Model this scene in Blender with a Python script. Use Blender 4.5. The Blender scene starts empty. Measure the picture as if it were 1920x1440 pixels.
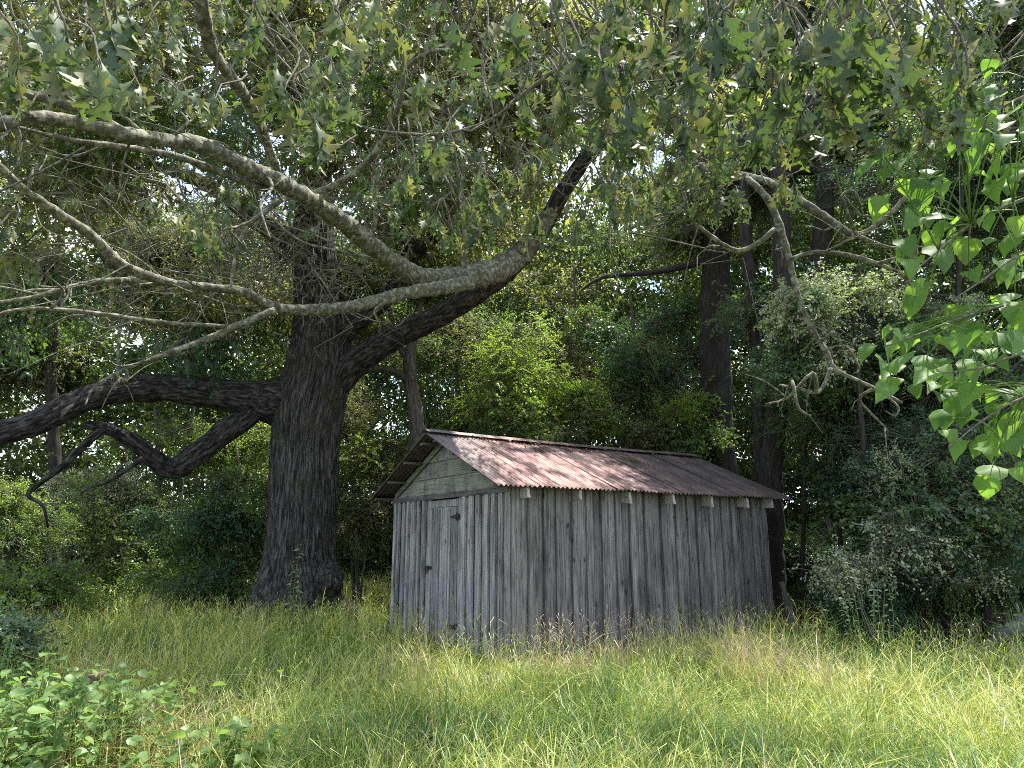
import bpy, math, random
import numpy as np
from mathutils import Vector, Matrix, noise as mnoise
R = random.Random(7)
NR = np.random.RandomState(11)
S = bpy.context.scene
COL = S.collection

# ------------------------------------------------------------------ camera, world, sun, exposure
F_PX, PITCH, EYE = 1300.0, math.radians(12.6), 1.6
SUN_EL, SUN_AZ = math.radians(68), math.radians(58)      # azimuth: from +Y towards +X
EXPOSURE = 1.7
SKY_STRENGTH, SUN_STRENGTH = 0.15, 4.4
cam = bpy.data.cameras.new('camera'); camo = bpy.data.objects.new('camera', cam); COL.objects.link(camo)
camo.location = (0, 0, EYE); camo.rotation_euler = (math.pi / 2 + PITCH, 0, 0)
cam.sensor_width = 36; cam.lens = F_PX / 1920 * 36; cam.clip_start = 0.05; cam.clip_end = 2000
S.camera = camo
S.render.resolution_x, S.render.resolution_y = 1024, 768
W = bpy.data.worlds.new("World"); S.world = W; W.use_nodes = True
wn, wl = W.node_tree.nodes, W.node_tree.links
for n in list(wn): wn.remove(n)
sky = wn.new('ShaderNodeTexSky'); sky.sky_type = 'NISHITA'; sky.sun_disc = False
sky.sun_elevation = SUN_EL; sky.sun_rotation = SUN_AZ; sky.air_density = 1.0; sky.dust_density = 1.2
bg = wn.new('ShaderNodeBackground'); bg.inputs[1].default_value = SKY_STRENGTH
out = wn.new('ShaderNodeOutputWorld')
tc = wn.new('ShaderNodeTexCoord'); nz = wn.new('ShaderNodeTexNoise'); nz.inputs['Scale'].default_value = 3.2
nz.inputs['Detail'].default_value = 7; nz.inputs['Roughness'].default_value = .6
rp = wn.new('ShaderNodeValToRGB'); rp.color_ramp.elements[0].position = .43; rp.color_ramp.elements[1].position = .59
mx = wn.new('ShaderNodeMix'); mx.data_type = 'RGBA'; mx.inputs['B'].default_value = (5.4, 5.6, 6.0, 1)
wl.new(tc.outputs['Generated'], nz.inputs['Vector']); wl.new(nz.outputs['Fac'], rp.inputs[0]); wl.new(rp.outputs[0], mx.inputs['Factor'])
wl.new(sky.outputs[0], mx.inputs['A']); wl.new(mx.outputs['Result'], bg.inputs[0]); wl.new(bg.outputs[0], out.inputs[0])
sl = bpy.data.lights.new('sun', 'SUN'); sl.energy = SUN_STRENGTH; sl.angle = math.radians(.53); sl.color = (1, .95, .86)
so = bpy.data.objects.new('sun', sl); COL.objects.link(so)
TOSUN = Vector((math.sin(SUN_AZ) * math.cos(SUN_EL), math.cos(SUN_AZ) * math.cos(SUN_EL), math.sin(SUN_EL)))
so.rotation_euler = TOSUN.to_track_quat('Z', 'Y').to_euler()
S.view_settings.view_transform = 'Standard'; S.view_settings.look = 'None'
S.view_settings.exposure = EXPOSURE; S.view_settings.gamma = 1.0; S.view_settings.use_curve_mapping = False
S.cycles.use_denoising = False; S.cycles.filter_width = 1.0; S.cycles.max_bounces = 8; S.cycles.diffuse_bounces = 4; S.cycles.transmission_bounces = 5; S.cycles.glossy_bounces = 2

# ------------------------------------------------------------------ pixel of the 1920x1440 photograph + depth -> point
CP, SP = math.cos(PITCH), math.sin(PITCH)
def P(px, py, d):
    u, v = (px - 960) / F_PX * d, -(py - 720) / F_PX * d
    return Vector((u, d * CP - v * SP, EYE + d * SP + v * CP))
def G(px, py, z=0.0):
    u, v = (px - 960) / F_PX, -(py - 720) / F_PX
    dz = SP + v * CP
    t = (z - EYE) / dz
    return Vector((u * t, (CP - v * SP) * t, z))

# ------------------------------------------------------------------ materials
def mat(name):
    m = bpy.data.materials.new(name); m.use_nodes = True
    nt = m.node_tree
    for n in list(nt.nodes): nt.nodes.remove(n)
    o = nt.nodes.new('ShaderNodeOutputMaterial')
    return m, nt.nodes, nt.links, o
def N(nodes, t, **kw):
    n = nodes.new(t)
    for k, v in kw.items():
        if k in n.inputs: n.inputs[k].default_value = v
        else: setattr(n, k, v)
    return n
def ramp(nodes, stops):
    r = nodes.new('ShaderNodeValToRGB'); e = r.color_ramp.elements
    while len(e) < len(stops): e.new(.5)
    for el, (p, c) in zip(e, stops): el.position = p; el.color = (*c, 1) if len(c) == 3 else c
    return r
def leaf_mat(name, a, b, c, back=None, trans=.42, rough=.42, spec=.5, vein=False, tr_gain=1.25):
    """a,b,c: dark, mid, light tint stops of the upper face; back: colour of the lower face"""
    m, n, l, o = mat(name)
    at = N(n, 'ShaderNodeAttribute', attribute_name='tint'); oi = n.new('ShaderNodeObjectInfo')
    ad = N(n, 'ShaderNodeMath', operation='MULTIPLY_ADD'); ad.inputs[1].default_value = .75
    ml = N(n, 'ShaderNodeMath', operation='MULTIPLY'); ml.inputs[1].default_value = .25
    l.new(oi.outputs['Random'], ml.inputs[0]); l.new(at.outputs['Fac'], ad.inputs[0]); l.new(ml.outputs[0], ad.inputs[2])
    r = ramp(n, [(0, a), (.5, b), (1, c)]); l.new(ad.outputs[0], r.inputs[0]); col = r.outputs[0]
    if vein:
        uv = n.new('ShaderNodeUVMap'); sx = n.new('ShaderNodeSeparateXYZ'); l.new(uv.outputs[0], sx.inputs[0])
        ab = N(n, 'ShaderNodeMath', operation='ABSOLUTE'); l.new(sx.outputs[0], ab.inputs[0])
        k = N(n, 'ShaderNodeMath', operation='MULTIPLY_ADD'); k.inputs[1].default_value = -.55; l.new(ab.outputs[0], k.inputs[0]); l.new(sx.outputs[1], k.inputs[2])
        fr = N(n, 'ShaderNodeMath', operation='PINGPONG'); fr.inputs[1].default_value = .07; l.new(k.outputs[0], fr.inputs[0])
        mn = N(n, 'ShaderNodeMath', operation='MINIMUM'); l.new(fr.outputs[0], mn.inputs[0]); l.new(ab.outputs[0], mn.inputs[1])
        vr = ramp(n, [(0, (1, 1, 1)), (.012, (0, 0, 0))]); l.new(mn.outputs[0], vr.inputs[0])
        mxx = N(n, 'ShaderNodeMix', data_type='RGBA'); mxx.inputs['B'].default_value = (c[0] * 1.5, c[1] * 1.4, c[2] * 1.5, 1)
        mm = N(n, 'ShaderNodeMath', operation='MULTIPLY'); mm.inputs[1].default_value = .28
        l.new(vr.outputs[0], mm.inputs[0]); l.new(mm.outputs[0], mxx.inputs['Factor']); l.new(col, mxx.inputs['A']); col = mxx.outputs['Result']
    if back:
        g = n.new('ShaderNodeNewGeometry'); mb = N(n, 'ShaderNodeMix', data_type='RGBA'); l.new(g.outputs['Backfacing'], mb.inputs['Factor'])
        hs = N(n, 'ShaderNodeMix', data_type='RGBA'); hs.inputs['A'].default_value = (*[x * .72 for x in back], 1); hs.inputs['B'].default_value = (*[x * 1.35 for x in back], 1)
        l.new(ad.outputs[0], hs.inputs['Factor']); l.new(col, mb.inputs['A']); l.new(hs.outputs['Result'], mb.inputs['B']); col = mb.outputs['Result']
    p = N(n, 'ShaderNodeBsdfPrincipled', Roughness=rough); p.inputs['Specular IOR Level'].default_value = spec
    l.new(col, p.inputs['Base Color'])
    tr = n.new('ShaderNodeBsdfTranslucent'); gm = N(n, 'ShaderNodeMix', data_type='RGBA', blend_type='MULTIPLY'); gm.inputs['Factor'].default_value = 1
    gm.inputs['B'].default_value = (1.5 * tr_gain, 1.55 * tr_gain, .55 * tr_gain, 1); l.new(col, gm.inputs['A']); l.new(gm.outputs['Result'], tr.inputs[0])
    ms = n.new('ShaderNodeMixShader'); ms.inputs[0].default_value = trans
    l.new(p.outputs[0], ms.inputs[1]); l.new(tr.outputs[0], ms.inputs[2]); l.new(ms.outputs[0], o.inputs[0])
    return m
M = {}
M['oak_leaf'] = leaf_mat('oak_leaf', (.04, .075, .045), (.075, .112, .054), (.13, .17, .06), back=(.165, .175, .09), trans=.34, rough=.55, spec=.3, vein=True, tr_gain=1.0)
M['olive'] = leaf_mat('olive_foliage', (.06, .075, .035), (.12, .135, .055), (.22, .24, .1), back=(.17, .175, .1), trans=.45)
M['mid'] = leaf_mat('mid_foliage', (.045, .085, .03), (.08, .14, .045), (.14, .21, .065), trans=.45)
M['dark'] = leaf_mat('dark_foliage', (.02, .055, .03), (.04, .09, .048), (.075, .14, .075), trans=.4, rough=.36)
M['blue'] = leaf_mat('bluegreen_foliage', (.03, .07, .045), (.055, .115, .072), (.12, .19, .125), back=(.08, .13, .085), trans=.38, rough=.34)
M['bright'] = leaf_mat('bright_foliage', (.09, .15, .035), (.16, .24, .05), (.26, .34, .09), trans=.5)  # yellow-green leaves; sunlight is also put into the brighter tone
M['pale'] = leaf_mat('pale_foliage', (.1, .15, .08), (.2, .25, .16), (.38, .41, .32), back=(.28, .31, .23), trans=.35, rough=.4)  # pale tone carries sun glints painted into the leaf colour
M['catalpa'] = leaf_mat('heart_leaf', (.06, .13, .035), (.1, .19, .05), (.17, .28, .06), back=(.13, .22, .065), trans=.5, rough=.55, spec=.3, vein=True)
M['weed'] = leaf_mat('weed_leaf', (.06, .13, .035), (.1, .18, .05), (.17, .26, .075), back=(.13, .2, .09), trans=.4, rough=.5, vein=True)
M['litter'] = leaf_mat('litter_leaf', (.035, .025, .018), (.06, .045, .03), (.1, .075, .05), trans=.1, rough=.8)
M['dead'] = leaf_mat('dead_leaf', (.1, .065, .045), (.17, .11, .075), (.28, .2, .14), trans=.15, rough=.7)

def bark_mat(name, dark, light, sx=9., sz=1.6, bump=.6, moss=None, lichen=None, lich_lo=.5, lich_hi=.6, lich_scale=9, dist=.03, lo=.34, hi=.68):
    m, n, l, o = mat(name)
    tcn = N(n, 'ShaderNodeAttribute', attribute_name='grain'); mp = N(n, 'ShaderNodeMapping'); mp.inputs['Scale'].default_value = (sx, sx, sz); l.new(tcn.outputs['Vector'], mp.inputs[0])
    a = N(n, 'ShaderNodeTexNoise', Scale=2.2, Detail=8, Roughness=.68); l.new(mp.outputs[0], a.inputs['Vector'])
    r = ramp(n, [(lo, dark), ((lo + hi) / 2, tuple((x + y) / 2.6 for x, y in zip(dark, light))), (hi, light)]); l.new(a.outputs['Fac'], r.inputs[0]); col = r.outputs[0]
    for c, s, lo, hi in ((moss, 1.3, .5, .66), (lichen, lich_scale, lich_lo, lich_hi)):
        if c:
            b = N(n, 'ShaderNodeTexNoise', Scale=s, Detail=9, Roughness=.72); l.new(tcn.outputs['Vector'], b.inputs['Vector'])
            rr = ramp(n, [(lo, (0, 0, 0)), (hi, (1, 1, 1))]); l.new(b.outputs['Fac'], rr.inputs[0])
            mm = N(n, 'ShaderNodeMix', data_type='RGBA'); mm.inputs['B'].default_value = (*c, 1)
            l.new(rr.outputs[0], mm.inputs['Factor']); l.new(col, mm.inputs['A']); col = mm.outputs['Result']
    p = N(n, 'ShaderNodeBsdfPrincipled', Roughness=.9); p.inputs['Specular IOR Level'].default_value = .2; l.new(col, p.inputs['Base Color'])
    bp = N(n, 'ShaderNodeBump', Strength=bump, Distance=dist); l.new(a.outputs['Fac'], bp.inputs['Height']); l.new(bp.outputs[0], p.inputs['Normal']); l.new(p.outputs[0], o.inputs[0])
    return m
M['oak_bark'] = bark_mat('oak_bark', (.024, .022, .022), (.17, .162, .155), 15, 1.2, 1.0, moss=(.06, .06, .035), dist=.12, lo=.42, hi=.6)
M['limb_bark'] = bark_mat('limb_bark', (.012, .011, .011), (.13, .12, .115), 9, 2.2, 1.0, dist=.1, lo=.42, hi=.62)
M['lichen_bark'] = bark_mat('lichen_bark', (.06, .055, .045), (.17, .165, .12), 14, 14, .9, moss=(.1, .1, .045), lichen=(.27, .275, .2), lich_lo=.48, lich_hi=.6, lich_scale=16, dist=.02)
M['twig'] = bark_mat('twig_bark', (.07, .065, .045), (.22, .2, .15), 20, 20, .4)
M['grey_bark'] = bark_mat('grey_bark', (.05, .046, .042), (.2, .19, .17), 10, 2, .9, moss=(.08, .085, .05))
M['dark_bark'] = bark_mat('dark_bark', (.025, .022, .02), (.085, .077, .07), 10, 1.6, 1.0, dist=.05)

def wood_mat(name, base, contrast=1.0, graffiti=False, shed=None, horiz=False, moss=False):
    m, n, l, o = mat(name)
    tcn = n.new('ShaderNodeTexCoord'); tcn.object = shed
    oi = n.new('ShaderNodeObjectInfo')
    off = N(n, 'ShaderNodeVectorMath', operation='SCALE'); off.inputs[0].default_value = (3, 5, 19); l.new(oi.outputs['Random'], off.inputs['Scale'])
    av = N(n, 'ShaderNodeVectorMath', operation='ADD'); l.new(tcn.outputs['Object'], av.inputs[0]); l.new(off.outputs[0], av.inputs[1])
    mp = N(n, 'ShaderNodeMapping'); mp.inputs['Scale'].default_value = (2, 2, 60) if horiz else (55, 55, 1.6); l.new(av.outputs[0], mp.inputs[0])
    g = N(n, 'ShaderNodeTexNoise', Scale=1.0, Detail=6, Roughness=.7, Distortion=.8); l.new(mp.outputs[0], g.inputs['Vector'])
    r = ramp(n, [(.36, tuple(x * .12 for x in base)), (.42, tuple(x * .62 for x in base)), (.52, base), (.66, tuple(min(1, x * 1.45) for x in base))]); l.new(g.outputs['Fac'], r.inputs[0])
    # blotches, weather stains
    b = N(n, 'ShaderNodeTexNoise', Scale=2.3, Detail=5, Roughness=.6); mp2 = N(n, 'ShaderNodeMapping'); mp2.inputs['Scale'].default_value = (2.6, 2.6, .8); l.new(av.outputs[0], mp2.inputs[0]); l.new(mp2.outputs[0], b.inputs['Vector'])
    br = ramp(n, [(.3, (.42, .42, .42)), (.5, (.85, .85, .85)), (.7, (1.12, 1.12, 1.12))]); l.new(b.outputs['Fac'], br.inputs[0])
    m1 = N(n, 'ShaderNodeMix', data_type='RGBA', blend_type='MULTIPLY'); m1.inputs['Factor'].default_value = contrast; l.new(r.outputs[0], m1.inputs['A']); l.new(br.outputs[0], m1.inputs['B'])
    # knots
    mk = N(n, 'ShaderNodeMapping'); mk.inputs['Scale'].default_value = (6.5, 6.5, 3.0); l.new(av.outputs[0], mk.inputs[0])
    v = N(n, 'ShaderNodeTexVoronoi', Scale=1.0); l.new(mk.outputs[0], v.inputs['Vector'])
    vr = ramp(n, [(.05, (.12, .11, .11)), (.1, (.55, .55, .55)), (.18, (1, 1, 1))]); l.new(v.outputs['Distance'], vr.inputs[0])
    m2 = N(n, 'ShaderNodeMix', data_type='RGBA', blend_type='MULTIPLY'); m2.inputs['Factor'].default_value = .9; l.new(m1.outputs['Result'], m2.inputs['A']); l.new(vr.outputs[0], m2.inputs['B'])
    hv = N(n, 'ShaderNodeMapRange'); hv.inputs['To Min'].default_value = .66; hv.inputs['To Max'].default_value = 1.25; l.new(oi.outputs['Random'], hv.inputs['Value'])
    m3 = N(n, 'ShaderNodeMix', data_type='RGBA', blend_type='MULTIPLY'); m3.inputs['Factor'].default_value = 1; l.new(m2.outputs['Result'], m3.inputs['A']); l.new(hv.outputs[0], m3.inputs['B']); col = m3.outputs['Result']
    if moss:
        q = N(n, 'ShaderNodeTexNoise', Scale=2.2, Detail=6); l.new(tcn.outputs['Object'], q.inputs['Vector'])
        qr = ramp(n, [(.42, (0, 0, 0)), (.62, (.5, .5, .5))]); l.new(q.outputs['Fac'], qr.inputs[0])
        mq = N(n, 'ShaderNodeMix', data_type='RGBA'); mq.inputs['B'].default_value = (.23, .235, .16, 1); l.new(qr.outputs[0], mq.inputs['Factor']); l.new(col, mq.inputs['A']); col = mq.outputs['Result']
    if graffiti:   # faded violet spray marks low on the gable boards
        sp = n.new('ShaderNodeSeparateXYZ'); l.new(tcn.outputs['Object'], sp.inputs[0])
        wv = N(n, 'ShaderNodeTexNoise', Scale=3.3, Detail=2); l.new(tcn.outputs['Object'], wv.inputs['Vector'])
        tot = None
        for (y0, z0, ry, rz) in ((2.9, .82, .1, .3), (3.25, .72, .13, .16), (2.05, .95, .22, .09), (2.1, .72, .12, .27), (1.75, .9, .16, .07), (1.2, .62, .11, .34), (.95, .82, .07, .26), (.38, .9, .07, .13)):
            a1 = N(n, 'ShaderNodeMath', operation='SUBTRACT'); a1.inputs[1].default_value = y0; l.new(sp.outputs[1], a1.inputs[0])
            a2 = N(n, 'ShaderNodeMath', operation='DIVIDE'); a2.inputs[1].default_value = ry; l.new(a1.outputs[0], a2.inputs[0])
            b1 = N(n, 'ShaderNodeMath', operation='SUBTRACT'); b1.inputs[1].default_value = z0; l.new(sp.outputs[2], b1.inputs[0])
            b2 = N(n, 'ShaderNodeMath', operation='DIVIDE'); b2.inputs[1].default_value = rz; l.new(b1.outputs[0], b2.inputs[0])
            a3 = N(n, 'ShaderNodeMath', operation='MULTIPLY'); l.new(a2.outputs[0], a3.inputs[0]); l.new(a2.outputs[0], a3.inputs[1])
            b3 = N(n, 'ShaderNodeMath', operation='MULTIPLY_ADD'); l.new(b2.outputs[0], b3.inputs[0]); l.new(b2.outputs[0], b3.inputs[1]); l.new(a3.outputs[0], b3.inputs[2])
            e = N(n, 'ShaderNodeMapRange', clamp=True); e.inputs['From Min'].default_value = 1.6; e.inputs['From Max'].default_value = .2; l.new(b3.outputs[0], e.inputs['Value'])
            if tot is None: tot = e.outputs[0]
            else:
                mxm = N(n, 'ShaderNodeMath', operation='MAXIMUM'); l.new(tot, mxm.inputs[0]); l.new(e.outputs[0], mxm.inputs[1]); tot = mxm.outputs[0]
        ww = N(n, 'ShaderNodeMapRange', clamp=True); ww.inputs['From Min'].default_value = .36; ww.inputs['From Max'].default_value = .6; ww.inputs['To Max'].default_value = .45; l.new(wv.outputs['Fac'], ww.inputs['Value'])
        pm = N(n, 'ShaderNodeMath', operation='MULTIPLY'); l.new(tot, pm.inputs[0]); l.new(ww.outputs[0], pm.inputs[1])
        gx = N(n, 'ShaderNodeMix', data_type='RGBA'); gx.inputs['B'].default_value = (.27, .25, .38, 1); l.new(pm.outputs[0], gx.inputs['Factor']); l.new(col, gx.inputs['A']); col = gx.outputs['Result']
    p = N(n, 'ShaderNodeBsdfPrincipled', Roughness=.85); p.inputs['Specular IOR Level'].default_value = .25; l.new(col, p.inputs['Base Color'])
    bp = N(n, 'ShaderNodeBump', Strength=.7, Distance=.006); l.new(g.outputs['Fac'], bp.inputs['Height']); l.new(bp.outputs[0], p.inputs['Normal']); l.new(p.outputs[0], o.inputs[0])
    return m
def plain(name, c, rough=.8, metal=0., var=.3, scale=8):
    m, n, l, o = mat(name)
    tcn = n.new('ShaderNodeTexCoord'); a = N(n, 'ShaderNodeTexNoise', Scale=scale, Detail=6); l.new(tcn.outputs['Object'], a.inputs['Vector'])
    r = ramp(n, [(.3, tuple(x * (1 - var) for x in c)), (.7, tuple(min(1, x * (1 + var)) for x in c))]); l.new(a.outputs['Fac'], r.inputs[0])
    p = N(n, 'ShaderNodeBsdfPrincipled', Roughness=rough, Metallic=metal); l.new(r.outputs[0], p.inputs['Base Color']); l.new(p.outputs[0], o.inputs[0])
    return m
M['under'] = plain('shaded_underside', (.085, .065, .06), .8, .1)  # dark rust, with the shade under the overhang put into the colour
M['rafter'] = plain('pale_rafter', (.3, .28, .25), .85, 0, .35, 25)  # paler than the wall boards
M['iron'] = plain('rusty_iron', (.035, .028, .026), .7, .3)

def roof_mat(shed):
    m, n, l, o = mat('rusty_corrugated_iron')
    tcn = n.new('ShaderNodeTexCoord'); tcn.object = shed
    mp = N(n, 'ShaderNodeMapping'); mp.inputs['Scale'].default_value = (1.4, .55, .55); l.new(tcn.outputs['Object'], mp.inputs[0])
    a = N(n, 'ShaderNodeTexNoise', Scale=2.1, Detail=9, Roughness=.68); l.new(mp.outputs[0], a.inputs['Vector'])
    r = ramp(n, [(.38, (.035, .024, .024)), (.46, (.09, .055, .053)), (.53, (.28, .175, .165)), (.6, (.43, .29, .255)), (.72, (.42, .23, .12))]); l.new(a.outputs['Fac'], r.inputs[0])  # rust tones; the light and dark mottling also imitates sun dapple
    mp2 = N(n, 'ShaderNodeMapping'); mp2.inputs['Scale'].default_value = (22, 1.2, 1.2); l.new(tcn.outputs['Object'], mp2.inputs[0])
    b = N(n, 'ShaderNodeTexNoise', Scale=1, Detail=5); l.new(mp2.outputs[0], b.inputs['Vector'])
    br = ramp(n, [(.3, (.6, .6, .62)), (.65, (1.12, 1.1, 1.1))]); l.new(b.outputs['Fac'], br.inputs[0])
    m1 = N(n, 'ShaderNodeMix', data_type='RGBA', blend_type='MULTIPLY'); m1.inputs['Factor'].default_value = 1; l.new(r.outputs[0], m1.inputs['A']); l.new(br.outputs[0], m1.inputs['B'])
    # greyer zinc still left on the first sheets, towards the ridge, and tree shade painted dark at the far end
    sp = n.new('ShaderNodeSeparateXYZ'); l.new(tcn.outputs['Object'], sp.inputs[0])
    k = N(n, 'ShaderNodeMath', operation='MULTIPLY_ADD'); k.inputs[1].default_value = .55; l.new(sp.outputs[1], k.inputs[0])
    ng = N(n, 'ShaderNodeMath', operation='MULTIPLY'); ng.inputs[1].default_value = -1; l.new(sp.outputs[0], ng.inputs[0]); l.new(ng.outputs[0], k.inputs[2])
    jj = N(n, 'ShaderNodeMath', operation='ADD'); l.new(k.outputs[0], jj.inputs[0]); l.new(a.outputs['Fac'], jj.inputs[1])
    zr = N(n, 'ShaderNodeMapRange', clamp=True); zr.inputs['From Min'].default_value = .55; zr.inputs['From Max'].default_value = 1.35; zr.inputs['To Max'].default_value = .6; l.new(jj.outputs[0], zr.inputs['Value'])
    m2 = N(n, 'ShaderNodeMix', data_type='RGBA'); m2.inputs['B'].default_value = (.22, .22, .215, 1); l.new(zr.outputs[0], m2.inputs['Factor']); l.new(m1.outputs['Result'], m2.inputs['A'])
    gr = N(n, 'ShaderNodeTexNoise', Scale=1.1, Detail=6, Roughness=.6); l.new(tcn.outputs['Object'], gr.inputs['Vector'])
    gj = N(n, 'ShaderNodeMath', operation='MULTIPLY_ADD'); gj.inputs[1].default_value = .22; l.new(sp.outputs[0], gj.inputs[0]); l.new(gr.outputs['Fac'], gj.inputs[2])
    gm = N(n, 'ShaderNodeMapRange', clamp=True); gm.inputs['From Min'].default_value = .95; gm.inputs['From Max'].default_value = 1.35; gm.inputs['To Max'].default_value = .85; l.new(gj.outputs[0], gm.inputs['Value'])
    m3 = N(n, 'ShaderNodeMix', data_type='RGBA'); m3.inputs['B'].default_value = (.05, .045, .042, 1); l.new(gm.outputs[0], m3.inputs['Factor']); l.new(m2.outputs['Result'], m3.inputs['A'])
    p = N(n, 'ShaderNodeBsdfPrincipled', Roughness=.8); p.inputs['Specular IOR Level'].default_value = .25; l.new(m3.outputs['Result'], p.inputs['Base Color'])
    bp = N(n, 'ShaderNodeBump', Strength=.4, Distance=.004); l.new(a.outputs['Fac'], bp.inputs['Height']); l.new(bp.outputs[0], p.inputs['Normal']); l.new(p.outputs[0], o.inputs[0])
    return m

def grass_mat():
    m, n, l, o = mat('grass_blades')
    at = N(n, 'ShaderNodeAttribute', attribute_name='tint')
    r = ramp(n, [(0, (.045, .12, .04)), (.2, (.09, .19, .045)), (.4, (.24, .31, .055)), (.6, (.4, .43, .1)), (.78, (.44, .4, .17)), (.92, (.5, .4, .27)), (1, (.48, .34, .28))]); l.new(at.outputs['Fac'], r.inputs[0])
    p = N(n, 'ShaderNodeBsdfPrincipled', Roughness=.5); l.new(r.outputs[0], p.inputs['Base Color'])
    tr = n.new('ShaderNodeBsdfTranslucent'); gm = N(n, 'ShaderNodeMix', data_type='RGBA', blend_type='MULTIPLY'); gm.inputs['Factor'].default_value = 1
    gm.inputs['B'].default_value = (1.25, 1.35, .7, 1); l.new(r.outputs[0], gm.inputs['A']); l.new(gm.outputs['Result'], tr.inputs[0])
    ms = n.new('ShaderNodeMixShader'); ms.inputs[0].default_value = .25; l.new(p.outputs[0], ms.inputs[1]); l.new(tr.outputs[0], ms.inputs[2]); l.new(ms.outputs[0], o.inputs[0])
    return m
M['grass'] = grass_mat()
def ground_mat():
    m, n, l, o = mat('soil_and_litter')
    tcn = n.new('ShaderNodeTexCoord'); a = N(n, 'ShaderNodeTexNoise', Scale=.5, Detail=10, Roughness=.7); l.new(tcn.outputs['Object'], a.inputs['Vector'])
    r = ramp(n, [(.3, (.04, .035, .02)), (.5, (.075, .075, .035)), (.7, (.12, .12, .05))]); l.new(a.outputs['Fac'], r.inputs[0])
    b = N(n, 'ShaderNodeTexVoronoi', Scale=14); l.new(tcn.outputs['Object'], b.inputs['Vector'])
    mm = N(n, 'ShaderNodeMix', data_type='RGBA', blend_type='MULTIPLY'); mm.inputs['Factor'].default_value = .5; l.new(r.outputs[0], mm.inputs['A']); l.new(b.outputs['Color'], mm.inputs['B'])
    p = N(n, 'ShaderNodeBsdfPrincipled', Roughness=.95); l.new(mm.outputs['Result'], p.inputs['Base Color'])
    bp = N(n, 'ShaderNodeBump', Strength=.8, Distance=.05); l.new(a.outputs['Fac'], bp.inputs['Height']); l.new(bp.outputs[0], p.inputs['Normal']); l.new(p.outputs[0], o.inputs[0])
    return m
M['ground'] = ground_mat()

# ------------------------------------------------------------------ mesh helpers
class Geo:
    def __init__(s): s.V = []; s.F = []; s.T = []; s.Mi = []; s.UV = []; s.Gr = []; s.n = 0
    def add(s, V, F, tint=.5, mi=0, uv=None, grain=None):
        V = np.asarray(V, dtype=np.float32); F = np.asarray(F, dtype=np.int32)
        s.Gr.append(V if grain is None else np.asarray(grain, np.float32))
        s.V.append(V); s.F.append(F + s.n); s.n += len(V)
        s.T.append(np.full(len(F), tint, np.float32) if np.isscalar(tint) else np.asarray(tint, np.float32))
        s.Mi.append(np.full(len(F), mi, np.int32)); s.UV.append(np.zeros((len(V), 2), np.float32) if uv is None else np.asarray(uv, np.float32))
    def mesh(s, name, mats, smooth=False):
        V = np.concatenate(s.V); F = np.concatenate(s.F); T = np.concatenate(s.T); Mi = np.concatenate(s.Mi); U = np.concatenate(s.UV)
        me = bpy.data.meshes.new(name); me.vertices.add(len(V)); me.vertices.foreach_set('co', V.ravel())
        me.loops.add(F.size); me.loops.foreach_set('vertex_index', F.ravel()); me.polygons.add(len(F))
        me.polygons.foreach_set('loop_start', np.arange(0, F.size, 3, dtype=np.int32))
        me.polygons.foreach_set('material_index', Mi); me.polygons.foreach_set('use_smooth', np.full(len(F), smooth))
        at = me.attributes.new('tint', 'FLOAT', 'FACE'); at.data.foreach_set('value', T)
        if any('bark' in m.name for m in mats):
            ga = me.attributes.new('grain', 'FLOAT_VECTOR', 'POINT'); ga.data.foreach_set('vector', np.concatenate(s.Gr).astype(np.float32).ravel())
        if np.any(U):
            uvl = me.uv_layers.new(name='UVMap'); uvl.data.foreach_set('uv', U[F.ravel()].ravel())
        for m in mats: me.materials.append(m)
        me.update(); me.validate(); return me
def link(name, me, parent=None, loc=None, kind=None, label=None, cat=None, group=None):
    o = bpy.data.objects.new(name, me); COL.objects.link(o)
    if parent is not None: o.parent = parent
    if loc is not None: o.location = loc
    for k, v in (('kind', kind), ('label', label), ('category', cat), ('group', group)):
        if v: o[k] = v
    return o
def thing(name, label, cat, loc=(0, 0, 0), rz=0, group=None):
    o = link(name, None, None, loc, None, label, cat, group); o.rotation_euler.z = rz; return o
def catmull(pts, rad, step):
    """smooth a list of points; returns dense points and radii"""
    p = [Vector(q) for q in pts]; out, ro = [], []
    for i in range(len(p) - 1):
        a, b, c, d = p[max(0, i - 1)], p[i], p[i + 1], p[min(len(p) - 1, i + 2)]
        k = max(2, int((c - b).length / step))
        for j in range(k):
            t = j / k; t2, t3 = t * t, t * t * t
            out.append(.5 * ((2 * b) + (c - a) * t + (2 * a - 5 * b + 4 * c - d) * t2 + (3 * b - a - 3 * c + d) * t3)); ro.append(rad[i] * (1 - t) + rad[i + 1] * t)
    out.append(p[-1]); ro.append(rad[-1]); return out, ro
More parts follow.
